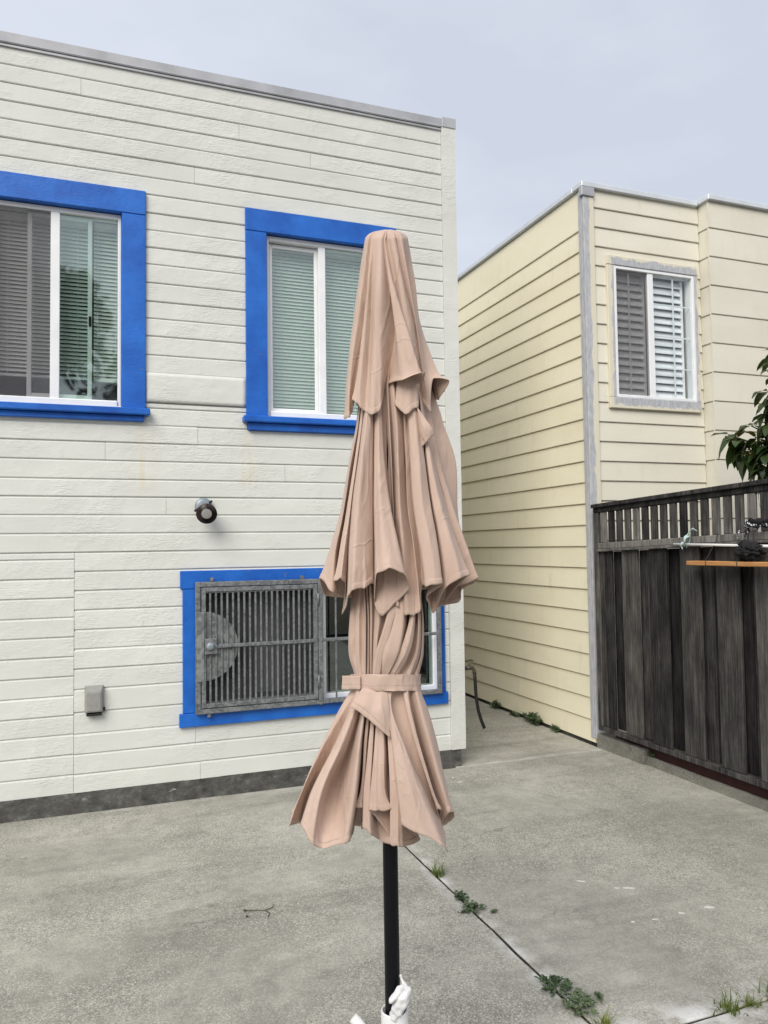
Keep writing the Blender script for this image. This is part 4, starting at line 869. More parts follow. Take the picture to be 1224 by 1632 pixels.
# ------------------------------------------------------------------ umbrella
RAILS = {
"t1":[[[8,0,2438],[-24,0,2432],[-42,0,2420],[-49,0,2398],[-65,0,2297],[-81,0,2180],[-94,0,2063],[-102,0,1936]],[[9,-4,2436],[-19,-20,2424],[-34,-29,2408],[-40,-32,2385],[-54,-36,2285],[-71,-38,2169],[-86,-37,2055],[-92,-32,1935]],[[10,-3,2436],[-14,-18,2425],[-27,-27,2409],[-32,-29,2386],[-40,-28,2287],[-52,-24,2173],[-68,-18,2059],[-87,-10,1946]],[[10,-5,2436],[-13,-25,2422],[-25,-37,2405],[-30,-40,2382],[-39,-46,2281],[-52,-52,2165],[-66,-60,2049],[-79,-67,1974]],[[10,-5,2436],[-11,-28,2421],[-22,-41,2403],[-26,-44,2380],[-36,-54,2278],[-47,-60,2162],[-59,-68,2047],[-65,-73,1955]],[[11,-5,2436],[-7,-28,2421],[-16,-41,2403],[-20,-44,2380],[-28,-46,2281],[-34,-49,2165],[-42,-54,2050],[-49,-64,1944]],[[12,-6,2435],[-1,-34,2418],[-9,-50,2399],[-12,-54,2376],[-16,-65,2274],[-22,-73,2158],[-27,-81,2044],[-33,-86,1930]],[[13,-7,2435],[6,-34,2418],[1,-51,2399],[-1,-56,2375],[-2,-67,2273],[-5,-72,2158],[-8,-76,2045],[-11,-76,1946]],[[14,-6,2435],[9,-30,2420],[6,-44,2401],[4,-48,2378],[15,-46,2280],[32,-33,2169],[15,-30,2055],[3,-30,2016]],[[14,-6,2435],[10,-33,2418],[7,-48,2400],[6,-52,2377],[16,-67,2273],[30,-84,2154],[44,-95,2040],[46,-105,2015]],[[14,-6,2435],[11,-34,2418],[9,-50,2399],[8,-54,2376],[24,-70,2272],[57,-92,2152],[90,-108,2036],[105,-114,2031]],[[14,-6,2435],[12,-30,2420],[10,-44,2401],[9,-48,2378],[29,-52,2278],[57,-64,2160],[79,-73,2044],[90,-79,2012]],[[15,-5,2436],[14,-28,2420],[13,-41,2403],[13,-44,2380],[34,-49,2279],[47,-52,2163],[48,-56,2049],[38,-60,1996]],[[15,-5,2436],[17,-28,2420],[17,-41,2402],[17,-44,2380],[35,-51,2278],[42,-54,2163],[35,-57,2049],[27,-64,1957]],[[16,-6,2435],[21,-32,2419],[23,-47,2400],[24,-51,2377],[42,-60,2275],[54,-68,2159],[57,-75,2044],[55,-83,1933]],[[17,-6,2435],[27,-32,2419],[32,-47,2400],[33,-51,2377],[50,-59,2275],[67,-65,2159],[76,-70,2045],[81,-73,1948]],[[18,-5,2436],[30,-24,2422],[37,-35,2405],[39,-38,2382],[57,-38,2282],[85,-36,2167],[99,-34,2053],[91,-30,1985]],[[19,-5,2436],[37,-27,2421],[47,-39,2403],[50,-43,2380],[66,-49,2278],[84,-52,2163],[99,-53,2049],[119,-45,1941]],[[20,-4,2436],[42,-19,2424],[54,-28,2407],[58,-30,2385],[70,-10,2292],[93,-15,2173],[111,-19,2056],[127,-24,2035]],[[22,0,2438],[49,0,2431],[64,0,2419],[69,0,2397],[83,0,2295],[99,-3,2177],[141,-8,2058],[169,-24,2028]],[[21,2,2438],[47,8,2435],[62,12,2423],[67,13,2402],[80,13,2300],[96,13,2181],[129,13,2063],[144,19,1986]],[[21,3,2439],[45,14,2437],[58,21,2427],[62,23,2406],[75,26,2304],[90,29,2186],[122,32,2068],[135,38,1994]],[[19,4,2439],[36,19,2440],[44,29,2431],[46,31,2409],[54,35,2308],[63,39,2189],[86,42,2071],[93,49,1954]],[[19,6,2440],[33,30,2444],[41,44,2437],[44,49,2416],[51,58,2316],[61,66,2197],[86,73,2078],[96,84,1978]],[[16,6,2440],[21,29,2444],[23,43,2437],[23,46,2415],[25,53,2314],[29,59,2196],[44,64,2076],[49,73,1983]],[[15,7,2441],[12,36,2447],[10,54,2441],[9,59,2421],[8,70,2321],[8,79,2202],[18,89,2082],[22,102,1993]],[[13,6,2440],[2,29,2444],[-3,43,2437],[-5,46,2416],[-10,53,2315],[-13,59,2196],[-8,64,2077],[-7,73,1976]],[[10,6,2440],[-10,30,2445],[-21,44,2438],[-25,49,2417],[-36,58,2317],[-46,66,2199],[-50,73,2080],[-53,84,1984]],[[10,4,2440],[-12,19,2440],[-24,29,2431],[-28,31,2410],[-38,35,2309],[-47,39,2191],[-50,42,2073],[-52,49,1959]],[[8,3,2439],[-21,14,2438],[-38,21,2428],[-45,23,2407],[-60,26,2306],[-75,29,2188],[-87,32,2071],[-94,38,1999]]],
"t2":[[[-26,-4,2070],[-61,-6,2012],[-76,-6,1913],[-95,-6,1815],[-114,-6,1700],[-151,-6,1587],[-176,-6,1519]],[[-24,-19,2066],[-57,-32,2006],[-71,-35,1908],[-89,-38,1811],[-106,-40,1698],[-131,-46,1587],[-139,-49,1490]],[[-22,-12,2068],[-54,-20,2009],[-68,-17,1911],[-82,-12,1814],[-99,-3,1700],[-122,10,1586],[-136,10,1474]],[[-21,-26,2065],[-52,-43,2004],[-66,-48,1906],[-80,-56,1809],[-97,-65,1697],[-116,-78,1587],[-130,-88,1516]],[[-19,-30,2064],[-49,-49,2003],[-61,-56,1905],[-75,-64,1808],[-90,-75,1697],[-105,-91,1587],[-114,-100,1522]],[[-19,-26,2065],[-47,-44,2004],[-60,-49,1906],[-72,-51,1810],[-86,-55,1697],[-97,-57,1586],[-105,-66,1506]],[[-18,-15,2067],[-47,-26,2008],[-60,-20,1911],[-73,-13,1814],[-88,-3,1700],[-100,14,1586],[-115,16,1426]],[[-17,-28,2064],[-44,-47,2003],[-58,-54,1905],[-70,-60,1808],[-84,-71,1697],[-92,-88,1587],[-96,-97,1478]],[[-12,-37,2062],[-36,-61,2000],[-48,-74,1902],[-60,-85,1806],[-70,-94,1695],[-79,-107,1587],[-83,-116,1495]],[[-9,-35,2062],[-30,-58,2001],[-37,-68,1903],[-46,-72,1807],[-52,-81,1696],[-56,-94,1586],[-57,-105,1500]],[[-7,-30,2064],[-26,-50,2002],[-29,-52,1905],[-32,-58,1808],[-33,-62,1696],[-35,-69,1586],[-34,-71,1506]],[[-6,-22,2065],[-25,-37,2005],[-28,-40,1907],[-29,-41,1810],[-31,-41,1697],[-32,-44,1585],[-32,-54,1446]],[[-4,-31,2063],[-22,-51,2002],[-23,-60,1904],[-26,-72,1807],[-27,-86,1695],[-26,-105,1586],[-25,-124,1534]],[[-2,-34,2062],[-17,-57,2001],[-16,-70,1902],[-16,-84,1805],[-13,-105,1694],[-3,-133,1586],[2,-153,1545]],[[2,-31,2063],[-10,-51,2002],[-8,-60,1904],[-3,-72,1806],[11,-89,1694],[31,-113,1585],[40,-127,1535]],[[3,-24,2065],[-9,-40,2004],[-5,-43,1906],[1,-48,1809],[11,-57,1696],[33,-73,1585],[55,-89,1494]],[[4,-22,2065],[-7,-37,2005],[-4,-40,1907],[1,-44,1809],[8,-51,1696],[13,-62,1585],[20,-75,1458]],[[5,-23,2065],[-6,-38,2005],[-2,-41,1906],[3,-46,1809],[6,-51,1696],[-6,-60,1585],[-15,-73,1426]],[[5,-21,2066],[-6,-35,2005],[-4,-37,1907],[-2,-40,1810],[-2,-44,1697],[-19,-54,1585],[-32,-64,1457]],[[8,-16,2067],[1,-27,2007],[4,-29,1908],[10,-29,1811],[13,-30,1697],[6,-30,1585],[-2,-30,1465]],[[13,-31,2063],[9,-51,2002],[12,-60,1903],[16,-66,1807],[19,-69,1695],[20,-72,1585],[26,-73,1449]],[[15,-22,2065],[12,-37,2005],[15,-36,1907],[17,-33,1810],[18,-32,1697],[22,-34,1585],[36,-45,1437]],[[21,-33,2063],[23,-54,2001],[30,-64,1903],[33,-69,1806],[36,-74,1695],[42,-80,1585],[48,-79,1430]],[[31,-18,2066],[42,-30,2006],[49,-30,1908],[54,-24,1811],[59,-26,1697],[69,-41,1584],[64,-68,1426]],[[33,-26,2064],[46,-43,2003],[51,-45,1905],[54,-46,1808],[57,-55,1696],[71,-70,1584],[81,-75,1439]],[[39,-25,2064],[57,-41,2003],[60,-41,1906],[65,-38,1809],[73,-38,1696],[88,-44,1584],[89,-53,1498]],[[40,-35,2062],[58,-59,1999],[61,-71,1901],[64,-82,1804],[70,-92,1694],[86,-108,1584],[95,-119,1503]],[[47,-37,2061],[69,-62,1999],[79,-76,1900],[84,-92,1803],[91,-106,1693],[110,-121,1584],[117,-129,1505]],[[52,-32,2062],[79,-53,2000],[90,-60,1902],[99,-69,1805],[111,-85,1693],[127,-103,1584],[134,-112,1507]],[[52,-22,2065],[80,-37,2004],[93,-39,1906],[103,-39,1808],[114,-36,1696],[119,-37,1583],[100,-44,1469]],[[53,-17,2066],[82,-29,2005],[94,-26,1908],[104,-25,1810],[115,-21,1696],[122,-17,1583],[114,-16,1427]],[[56,-28,2063],[86,-47,2002],[97,-56,1903],[106,-67,1805],[119,-80,1693],[138,-94,1584],[149,-100,1497]],[[58,-27,2063],[89,-44,2002],[104,-53,1903],[117,-68,1805],[136,-86,1693],[164,-103,1583],[177,-110,1519]],[[59,-19,2065],[92,-32,2004],[108,-36,1906],[125,-43,1808],[150,-51,1694],[184,-67,1583],[204,-78,1526]],[[59,-10,2067],[92,-16,2008],[112,-14,1909],[127,-13,1811],[159,-9,1696],[179,1,1582],[145,5,1449]],[[62,-8,2068],[97,-13,2008],[119,-14,1909],[133,-13,1811],[157,-18,1696],[180,-17,1582],[184,-17,1495]],[[66,-3,2069],[104,-5,2010],[126,-7,1910],[143,-11,1811],[173,-18,1696],[211,-23,1582],[232,-23,1514]],[[68,13,2073],[109,21,2015],[131,21,1914],[149,20,1814],[177,20,1698],[208,21,1582],[219,21,1498]],[[77,17,2073],[126,29,2016],[159,35,1916],[187,41,1816],[191,44,1699],[197,44,1582],[202,44,1485]],[[73,20,2074],[119,31,2017],[150,38,1917],[177,44,1816],[179,50,1699],[184,54,1582],[188,60,1450]],[[61,29,2076],[96,42,2020],[118,50,1919],[136,57,1818],[133,63,1700],[128,69,1582],[123,76,1436]],[[57,43,2080],[89,63,2024],[112,76,1923],[132,87,1821],[131,99,1702],[129,112,1582],[128,127,1483]],[[40,42,2080],[57,61,2024],[71,73,1923],[81,81,1822],[75,90,1702],[63,100,1583],[55,110,1470]],[[26,51,2082],[33,75,2027],[42,91,1926],[47,103,1824],[38,118,1704],[22,133,1583],[11,153,1450]],[[12,42,2080],[8,61,2025],[12,73,1924],[11,81,1822],[1,90,1703],[-20,100,1584],[-33,110,1444]],[[-5,43,2081],[-24,63,2026],[-29,76,1925],[-39,87,1824],[-55,99,1705],[-85,112,1585],[-106,127,1461]],[[-10,29,2077],[-31,42,2021],[-36,50,1921],[-45,57,1821],[-58,63,1703],[-85,69,1585],[-103,76,1465]],[[-22,20,2076],[-55,31,2019],[-68,38,1920],[-86,44,1820],[-105,50,1703],[-142,54,1586],[-167,60,1468]]],
"t3":[[[-89,0,1505],[-98,0,1416],[-101,0,1327],[-87,0,1253],[-127,0,1183],[-174,-3,1088],[-223,-6,979],[-252,-10,924]],[[-83,-22,1506],[-91,-24,1418],[-93,-24,1330],[-81,-22,1256],[-115,-29,1189],[-170,-32,1096],[-220,-38,989],[-251,-44,908]],[[-78,-28,1506],[-80,-26,1418],[-81,-25,1330],[-78,-30,1258],[-98,-26,1188],[-142,-9,1089],[-203,13,973],[-231,16,892]],[[-74,-41,1506],[-79,-44,1419],[-80,-44,1333],[-76,-38,1259],[-97,-54,1194],[-139,-73,1106],[-191,-95,1006],[-213,-111,926]],[[-69,-48,1507],[-72,-52,1420],[-73,-52,1334],[-71,-44,1260],[-85,-67,1196],[-119,-91,1110],[-164,-118,1013],[-188,-133,894]],[[-65,-43,1506],[-66,-46,1419],[-67,-46,1333],[-66,-43,1260],[-76,-54,1193],[-107,-64,1103],[-153,-41,989],[-167,-118,878]],[[-62,-43,1506],[-61,-44,1419],[-62,-44,1332],[-62,-43,1260],[-70,-41,1191],[-99,-25,1093],[-134,-29,985],[-140,-121,881]],[[-58,-54,1507],[-56,-63,1421],[-57,-64,1335],[-58,-53,1262],[-61,-78,1198],[-74,-98,1111],[-87,-116,1011],[-106,-126,893]],[[-56,-31,1506],[-52,-27,1417],[-52,-24,1329],[-54,-33,1258],[-55,-11,1184],[-65,11,1083],[-77,25,967],[-98,32,859]],[[-54,-46,1506],[-50,-49,1419],[-51,-52,1333],[-54,-45,1260],[-54,-63,1195],[-63,-73,1105],[-73,-78,999],[-94,-81,958]],[[-50,-44,1506],[-47,-47,1419],[-48,-50,1333],[-50,-46,1260],[-49,-64,1195],[-57,-71,1104],[-67,-80,1000],[-70,-83,958]],[[-48,-28,1505],[-45,-25,1417],[-46,-22,1329],[-46,-28,1257],[-45,-9,1184],[-53,11,1083],[-67,19,969],[-73,22,869]],[[-46,-48,1506],[-43,-53,1420],[-45,-55,1334],[-46,-48,1261],[-44,-68,1196],[-52,-78,1106],[-64,-88,1002],[-66,-94,917]],[[-41,-50,1506],[-39,-52,1420],[-41,-53,1333],[-42,-46,1260],[-37,-66,1195],[-41,-79,1106],[-48,-91,1003],[-46,-97,904]],[[-33,-37,1506],[-37,-37,1418],[-40,-38,1331],[-39,-41,1259],[-34,-46,1191],[-35,-44,1097],[-41,-44,988],[-26,-51,865]],[[-32,-35,1505],[-34,-35,1418],[-39,-37,1331],[-38,-41,1259],[-26,-48,1191],[-11,-49,1098],[1,-52,990],[9,-59,862]],[[-27,-45,1506],[-32,-47,1419],[-37,-48,1332],[-36,-46,1260],[-30,-64,1195],[-36,-78,1106],[-47,-90,1003],[-49,-97,958]],[[-17,-51,1506],[-21,-56,1420],[-29,-55,1333],[-33,-45,1260],[-24,-69,1196],[-27,-82,1107],[-31,-99,1005],[-30,-105,959]],[[-7,-43,1506],[-9,-44,1418],[-26,-41,1331],[-30,-43,1259],[-16,-69,1196],[-13,-84,1107],[-13,-97,1004],[5,-103,961]],[[5,-35,1505],[4,-35,1417],[-19,-33,1330],[-27,-38,1259],[-7,-30,1187],[-2,-30,1093],[1,-30,983],[8,-30,871]],[[12,-52,1506],[7,-59,1420],[-18,-61,1334],[-23,-49,1260],[-7,-66,1195],[-2,-82,1106],[1,-97,1004],[-1,-107,882]],[[21,-57,1506],[21,-71,1421],[-2,-76,1336],[-16,-52,1261],[2,-70,1196],[12,-85,1107],[18,-99,1005],[17,-110,875]],[[37,-58,1506],[40,-72,1420],[25,-77,1336],[-5,-56,1261],[9,-64,1194],[20,-74,1104],[29,-91,1002],[31,-96,868]],[[49,-21,1504],[56,-12,1415],[30,-30,1329],[-1,-30,1257],[-3,-30,1187],[8,-30,1093],[23,-30,983],[73,-16,856]],[[50,-54,1505],[56,-62,1419],[29,-68,1334],[-1,-56,1261],[-2,-81,1198],[9,-103,1112],[19,-124,1012],[27,-135,935]],[[56,-55,1505],[64,-69,1420],[43,-73,1335],[5,-54,1261],[1,-78,1197],[24,-106,1112],[52,-134,1015],[78,-147,915]],[[61,-52,1505],[69,-62,1419],[54,-66,1334],[14,-53,1260],[7,-77,1197],[38,-101,1111],[75,-123,1011],[128,-138,884]],[[63,-37,1504],[70,-36,1417],[56,-36,1330],[24,-43,1259],[6,-50,1191],[38,-63,1101],[85,-79,997],[135,-96,855]],[[66,-33,1504],[77,-30,1416],[68,-33,1329],[34,-41,1258],[46,-47,1190],[70,-50,1097],[101,-39,985],[129,-20,888]],[[67,-48,1505],[77,-53,1418],[69,-56,1332],[41,-48,1259],[45,-66,1194],[68,-79,1104],[100,-85,999],[117,-84,953]],[[70,-47,1505],[80,-52,1418],[74,-53,1332],[49,-49,1259],[54,-66,1194],[76,-76,1104],[106,-81,998],[126,-75,950]],[[74,-26,1504],[88,-24,1415],[84,-22,1327],[58,-29,1256],[60,-22,1185],[77,-6,1086],[106,9,970],[130,15,878]],[[79,-30,1504],[89,-36,1416],[84,-37,1329],[67,-33,1256],[80,-52,1191],[103,-60,1099],[132,-65,993],[147,-59,938]],[[85,-6,1503],[93,-6,1414],[92,-6,1325],[78,-6,1252],[99,-10,1182],[125,-10,1086],[145,-10,975],[162,-6,911]],[[79,16,1501],[87,18,1411],[86,19,1322],[72,18,1247],[92,21,1175],[115,24,1077],[134,27,964],[149,30,879]],[[59,28,1501],[63,31,1411],[60,32,1320],[49,29,1246],[58,33,1173],[69,37,1075],[73,42,960],[77,45,851]],[[51,48,1500],[56,53,1409],[54,56,1317],[45,53,1242],[55,62,1167],[66,73,1065],[73,85,947],[80,92,853]],[[22,48,1501],[23,52,1409],[21,53,1318],[16,49,1243],[14,56,1169],[11,64,1068],[4,72,951],[1,77,837]],[[-2,60,1500],[-2,67,1408],[-4,70,1316],[-4,67,1240],[-14,78,1165],[-25,92,1062],[-41,106,941],[-48,116,836]],[[-25,48,1501],[-27,52,1410],[-29,53,1319],[-25,49,1243],[-42,56,1170],[-61,64,1069],[-84,72,952],[-95,77,860]],[[-54,48,1502],[-60,53,1410],[-63,56,1319],[-54,53,1243],[-82,62,1169],[-117,73,1068],[-154,85,950],[-175,92,871]],[[-62,28,1503],[-67,31,1412],[-69,32,1322],[-58,29,1247],[-86,33,1175],[-118,37,1077],[-152,42,963],[-171,45,843]],[[-83,16,1504],[-92,18,1414],[-94,19,1324],[-81,18,1249],[-119,21,1178],[-165,24,1081],[-212,27,968],[-241,30,884]]],
"corner2":[[[79,-54,1968],[81,-57,1922],[85,-64,1886],[89,-67,1847]],[[81,-73,1951],[91,-79,1918],[99,-83,1892],[105,-76,1861]],[[86,-70,1946],[103,-76,1919],[115,-79,1899],[124,-73,1881]]],
"corner3":[[[-65,-54,1246],[-74,-70,1235],[-84,-79,1222],[-94,-83,1206]],[[-46,-57,1246],[-52,-79,1229],[-61,-92,1210],[-73,-92,1195]],[[-33,-54,1246],[-33,-76,1225],[-39,-92,1201],[-50,-95,1177]],[[-20,-57,1246],[-18,-83,1220],[-19,-99,1190],[-25,-99,1156]],[[-5,-54,1245],[-1,-76,1215],[2,-89,1175],[3,-92,1130]]],"seam":[[[8,-62,1465],[17,-64,1462],[27,-62,1459]],[[1,-67,1439],[10,-69,1436],[20,-67,1433]],[[-7,-70,1408],[2,-72,1405],[11,-70,1402]],[[-17,-72,1377],[-8,-73,1374],[2,-72,1371]],[[-29,-70,1342],[-19,-72,1339],[-10,-70,1335]],[[-35,-65,1315],[-26,-67,1312],[-16,-65,1308]],[[-40,-59,1278],[-30,-61,1275],[-21,-59,1271]]],"pole_top":[15,0,2428],"pole_mid":[-1,0,832],"pole_low":[0,0,423],
"strap":[[[-97,3,1270],[-97,3,1267],[-98,3,1251],[-98,3,1233],[-98,3,1228]],[[-97,-6,1271],[-97,-6,1268],[-97,-6,1252],[-97,-6,1235],[-97,-6,1230]],[[-95,-14,1273],[-95,-14,1270],[-95,-14,1254],[-95,-14,1236],[-95,-14,1231]],[[-92,-23,1274],[-92,-23,1271],[-92,-23,1255],[-92,-23,1238],[-92,-23,1233]],[[-87,-31,1275],[-87,-31,1272],[-87,-31,1256],[-87,-31,1239],[-87,-31,1234]],[[-81,-38,1277],[-81,-38,1273],[-81,-38,1258],[-81,-38,1240],[-81,-38,1236]],[[-73,-45,1278],[-73,-45,1274],[-73,-45,1259],[-74,-45,1241],[-74,-45,1237]],[[-65,-51,1278],[-65,-51,1275],[-65,-51,1260],[-65,-51,1242],[-65,-51,1238]],[[-55,-56,1279],[-55,-56,1276],[-56,-56,1260],[-56,-56,1243],[-56,-56,1239]],[[-45,-60,1280],[-45,-60,1277],[-46,-60,1261],[-46,-60,1244],[-46,-60,1239]],[[-35,-63,1280],[-35,-63,1277],[-35,-63,1261],[-35,-63,1244],[-35,-63,1240]],[[-24,-66,1280],[-24,-66,1277],[-24,-66,1262],[-24,-66,1245],[-24,-66,1240]],[[-12,-67,1280],[-12,-67,1277],[-12,-67,1262],[-13,-67,1245],[-13,-67,1240]],[[-1,-67,1280],[-1,-67,1277],[-1,-67,1262],[-1,-67,1244],[-1,-67,1240]],[[11,-65,1280],[11,-65,1277],[10,-65,1261],[10,-65,1244],[10,-65,1239]],[[22,-63,1279],[22,-63,1276],[22,-63,1261],[21,-63,1244],[21,-63,1239]],[[32,-60,1279],[32,-60,1276],[32,-60,1260],[32,-60,1243],[32,-60,1238]],[[43,-56,1278],[42,-56,1275],[42,-56,1259],[42,-56,1242],[42,-56,1237]],[[52,-50,1277],[52,-50,1274],[52,-50,1258],[51,-50,1241],[51,-50,1236]],[[60,-44,1276],[60,-44,1273],[60,-44,1257],[60,-44,1240],[60,-44,1235]],[[67,-38,1274],[67,-38,1271],[67,-38,1256],[67,-38,1238],[67,-38,1234]],[[74,-30,1273],[74,-30,1270],[73,-30,1254],[73,-30,1237],[73,-30,1232]],[[78,-22,1272],[78,-22,1269],[78,-22,1253],[78,-22,1235],[78,-22,1231]],[[82,-14,1270],[82,-14,1267],[81,-14,1251],[81,-14,1234],[81,-14,1229]],[[84,-6,1269],[84,-6,1266],[83,-6,1250],[83,-6,1232],[83,-6,1227]],[[84,3,1268],[84,3,1264],[84,3,1248],[83,3,1231],[83,3,1226]],[[83,11,1266],[83,11,1263],[82,11,1247],[82,11,1229],[82,11,1224]],[[80,20,1265],[80,20,1262],[80,20,1245],[79,20,1228],[79,20,1223]],[[76,27,1264],[76,27,1260],[75,27,1244],[75,27,1226],[75,27,1221]],[[70,35,1263],[70,35,1259],[70,35,1243],[69,35,1225],[69,35,1220]],[[63,42,1261],[63,42,1258],[62,42,1242],[62,42,1224],[62,42,1219]],[[54,48,1261],[54,48,1257],[54,48,1241],[54,48,1223],[54,48,1218]],[[45,53,1260],[45,53,1257],[44,53,1240],[44,53,1222],[44,53,1217]],[[34,57,1259],[34,57,1256],[34,57,1240],[34,57,1221],[34,57,1216]],[[23,60,1259],[23,60,1256],[23,60,1239],[23,60,1221],[22,60,1216]],[[11,62,1259],[11,62,1255],[11,62,1239],[11,62,1221],[11,62,1216]],[[-1,63,1259],[-1,63,1255],[-1,63,1239],[-1,63,1221],[-1,63,1216]],[[-13,63,1259],[-13,63,1256],[-13,63,1239],[-14,63,1221],[-14,63,1216]],[[-25,62,1259],[-25,62,1256],[-25,62,1239],[-26,62,1221],[-26,62,1216]],[[-37,60,1260],[-37,60,1256],[-37,60,1240],[-37,60,1222],[-38,60,1217]],[[-48,57,1260],[-48,57,1257],[-48,57,1241],[-49,57,1223],[-49,57,1218]],[[-59,52,1261],[-59,52,1258],[-59,52,1242],[-59,52,1223],[-59,52,1218]],[[-68,47,1262],[-68,47,1259],[-68,47,1243],[-69,47,1225],[-69,47,1220]],[[-76,41,1263],[-77,41,1260],[-77,41,1244],[-77,41,1226],[-77,41,1221]],[[-84,34,1265],[-84,34,1261],[-84,34,1245],[-84,34,1227],[-84,34,1222]],[[-89,27,1266],[-89,27,1263],[-90,27,1246],[-90,27,1229],[-90,27,1224]],[[-93,19,1267],[-94,19,1264],[-94,19,1248],[-94,19,1230],[-94,19,1225]],[[-96,11,1269],[-96,11,1265],[-96,11,1249],[-97,11,1232],[-97,11,1227]],[[-97,3,1270],[-97,3,1267],[-98,3,1251],[-98,3,1233],[-98,3,1228]]],
"tail":[[[-117,-19,1271],[-118,-19,1255],[-118,-19,1236]],[[-110,-29,1272],[-110,-29,1256],[-110,-29,1237]],[[-100,-38,1274],[-100,-38,1258],[-100,-38,1239]],[[-87,-48,1275],[-87,-48,1259],[-87,-48,1241]],[[-70,-56,1276],[-71,-56,1261],[-71,-56,1242]]],"knob":[[-100,-16,418],[-68,-22,386],[-8,-35,359]],"bag":{"body":[[1,-22,411,9],[9,-29,439,15],[22,-32,466,17],[32,-29,485,15],[35,-25,497,12]],"finger":[[27,-29,496,10],[13,-35,490,9],[-1,-40,476,7],[-11,-41,467,4]],
"tip":[[31,-24,498,8],[25,-22,512,4],[20,-21,524,2]],
"corner":[[35,-22,484,10],[47,-19,493,4]]},"base":[0.707,1.876]}
UB = Vector((RAILS['base'][0], RAILS['base'][1], 0))
umb = thing('patio_umbrella', 'folded beige three tier patio umbrella tied with a strap', 'umbrella', UB)
umb.rotation_euler = (0, 0, -YAW)
def uobj(name, me, mat, parent=umb):
    o = bpy.data.objects.new(name, me); COL.objects.link(o); o.parent = parent
    if mat and not me.materials: me.materials.append(mat)
    return o
def mv(p): return Vector((p[0]/1000, p[1]/1000, p[2]/1000))
def cloth(name, rails, closed, sub, rows, mat, hem=0.0145, wr=0.0035, sd=0.0, parent=umb, thick=0.0008, crisp=0.5, hemout=0.0009):
    """cloth surface lofted across fold rails (each a 3D polyline from top to hem); uv = metres along / up from hem"""
    P = [[mv(p) for p in r] for r in rails]; nr = len(P); cols = []
    tt = []
    for i in range(rows+1):
        t = i/rows; tt.append(t**0.92)
    tt[-1] = 1.0
    fine = []
    for r in P:
        fine.append([catmull(r, t) for t in tt])
    ncol = nr*sub if closed else (nr-1)*sub+1
    for c in range(ncol):
        i = c//sub; u = (c % sub)/sub
        g = lambda k: fine[(k) % nr] if closed else fine[max(0, min(nr-1, k))]
        A, B, C_, D_ = g(i-1), g(i), g(i+1), g(i+2)
        col = []
        for j in range(rows+1):
            a, b, cc, dd = A[j], B[j], C_[j], D_[j]
            la = max((b-a).length, 1e-5); lb = max((cc-b).length, 1e-5); lc = max((dd-cc).length, 1e-5)
            # tangents limited by the shorter neighbour so tight folds stay tight
            kk = 0.62-0.14*max(0.0, (tt[j]-0.80)/0.20)**1.5; m0 = ((cc-b)/lb+(b-a)/la)*0.5*min(lb, la*1.8)*kk; m1 = ((dd-cc)/lc+(cc-b)/lb)*0.5*min(lb, lc*1.8)*kk
            u2, u3 = u*u, u*u*u
            p = b*(2*u3-3*u2+1)+m0*(u3-2*u2+u)+cc*(-2*u3+3*u2)+m1*(u3-u2)
            col.append(p)
        cols.append(col)
    # small wrinkles
    for c, col in enumerate(cols):
        for j, p in enumerate(col):
            t = tt[j]
            q = noise.noise(Vector((p.x*13+sd, p.y*13, p.z*5)))*0.7+noise.noise(Vector((p.x*34, p.y*34+sd, p.z*12)))*0.4
            rad = Vector((p.x, p.y, 0)); rad = rad.normalized() if rad.length > 1e-4 else Vector((0, -1, 0))
            q += (1.5*noise.noise(Vector((c/sub*1.15+sd*3.0, t*1.6, sd)))+0.8*noise.noise(Vector((c/sub*2.9+sd, t*2.4, sd*2))))*t
            if hem > 0.012 and t > 0.72:
                hv_ = ((t-0.72)/0.28)**2; q += 1.6*hv_*noise.noise(Vector((c/sub*1.9+7.0, sd, 2.0)))
                p = p+Vector((0, 0, 0.006*hv_*noise.noise(Vector((c/sub*1.4, 3.0, sd)))))
            col[j] = p+rad*q*wr*min(1, t*4)
    verts, uvs = [], []
    run = 0.0
    for c, col in enumerate(cols):
        if c: run += (col[-1]-cols[c-1][-1]).length
        L_ = [0.0]
        for a, b in zip(col[::-1], col[::-1][1:]): L_.append(L_[-1]+(b-a).length)
        L_ = L_[::-1]
        for j, p in enumerate(col): verts.append(p); uvs.append((run, L_[j]))
    faces = []; m = rows+1; n = len(cols)
    for c in range(n if closed else n-1):
        d = (c+1) % n
        for j in range(rows): faces.append((c*m+j, d*m+j, d*m+j+1, c*m+j+1))
    me = bpy.data.meshes.new(name); me.from_pydata(verts, [], faces)
    uv = me.uv_layers.new(name='UVMap'); circ = run+(cols[0][-1]-cols[-1][-1]).length
    for poly in me.polygons:
        wrap = closed and max(me.loops[l].vertex_index for l in poly.loop_indices)//m == n-1 and min(me.loops[l].vertex_index for l in poly.loop_indices)//m == 0
        for l in poly.loop_indices:
            vi = me.loops[l].vertex_index; x, y = uvs[vi]
            if wrap and vi//m == 0: x = circ
            uv.data[l].uv = (x, y)
        poly.use_smooth = True
    o = uobj(name, me, mat, parent)
    s = o.modifiers.new('thick', 'SOLIDIFY'); s.thickness = thick; s.offset = 0
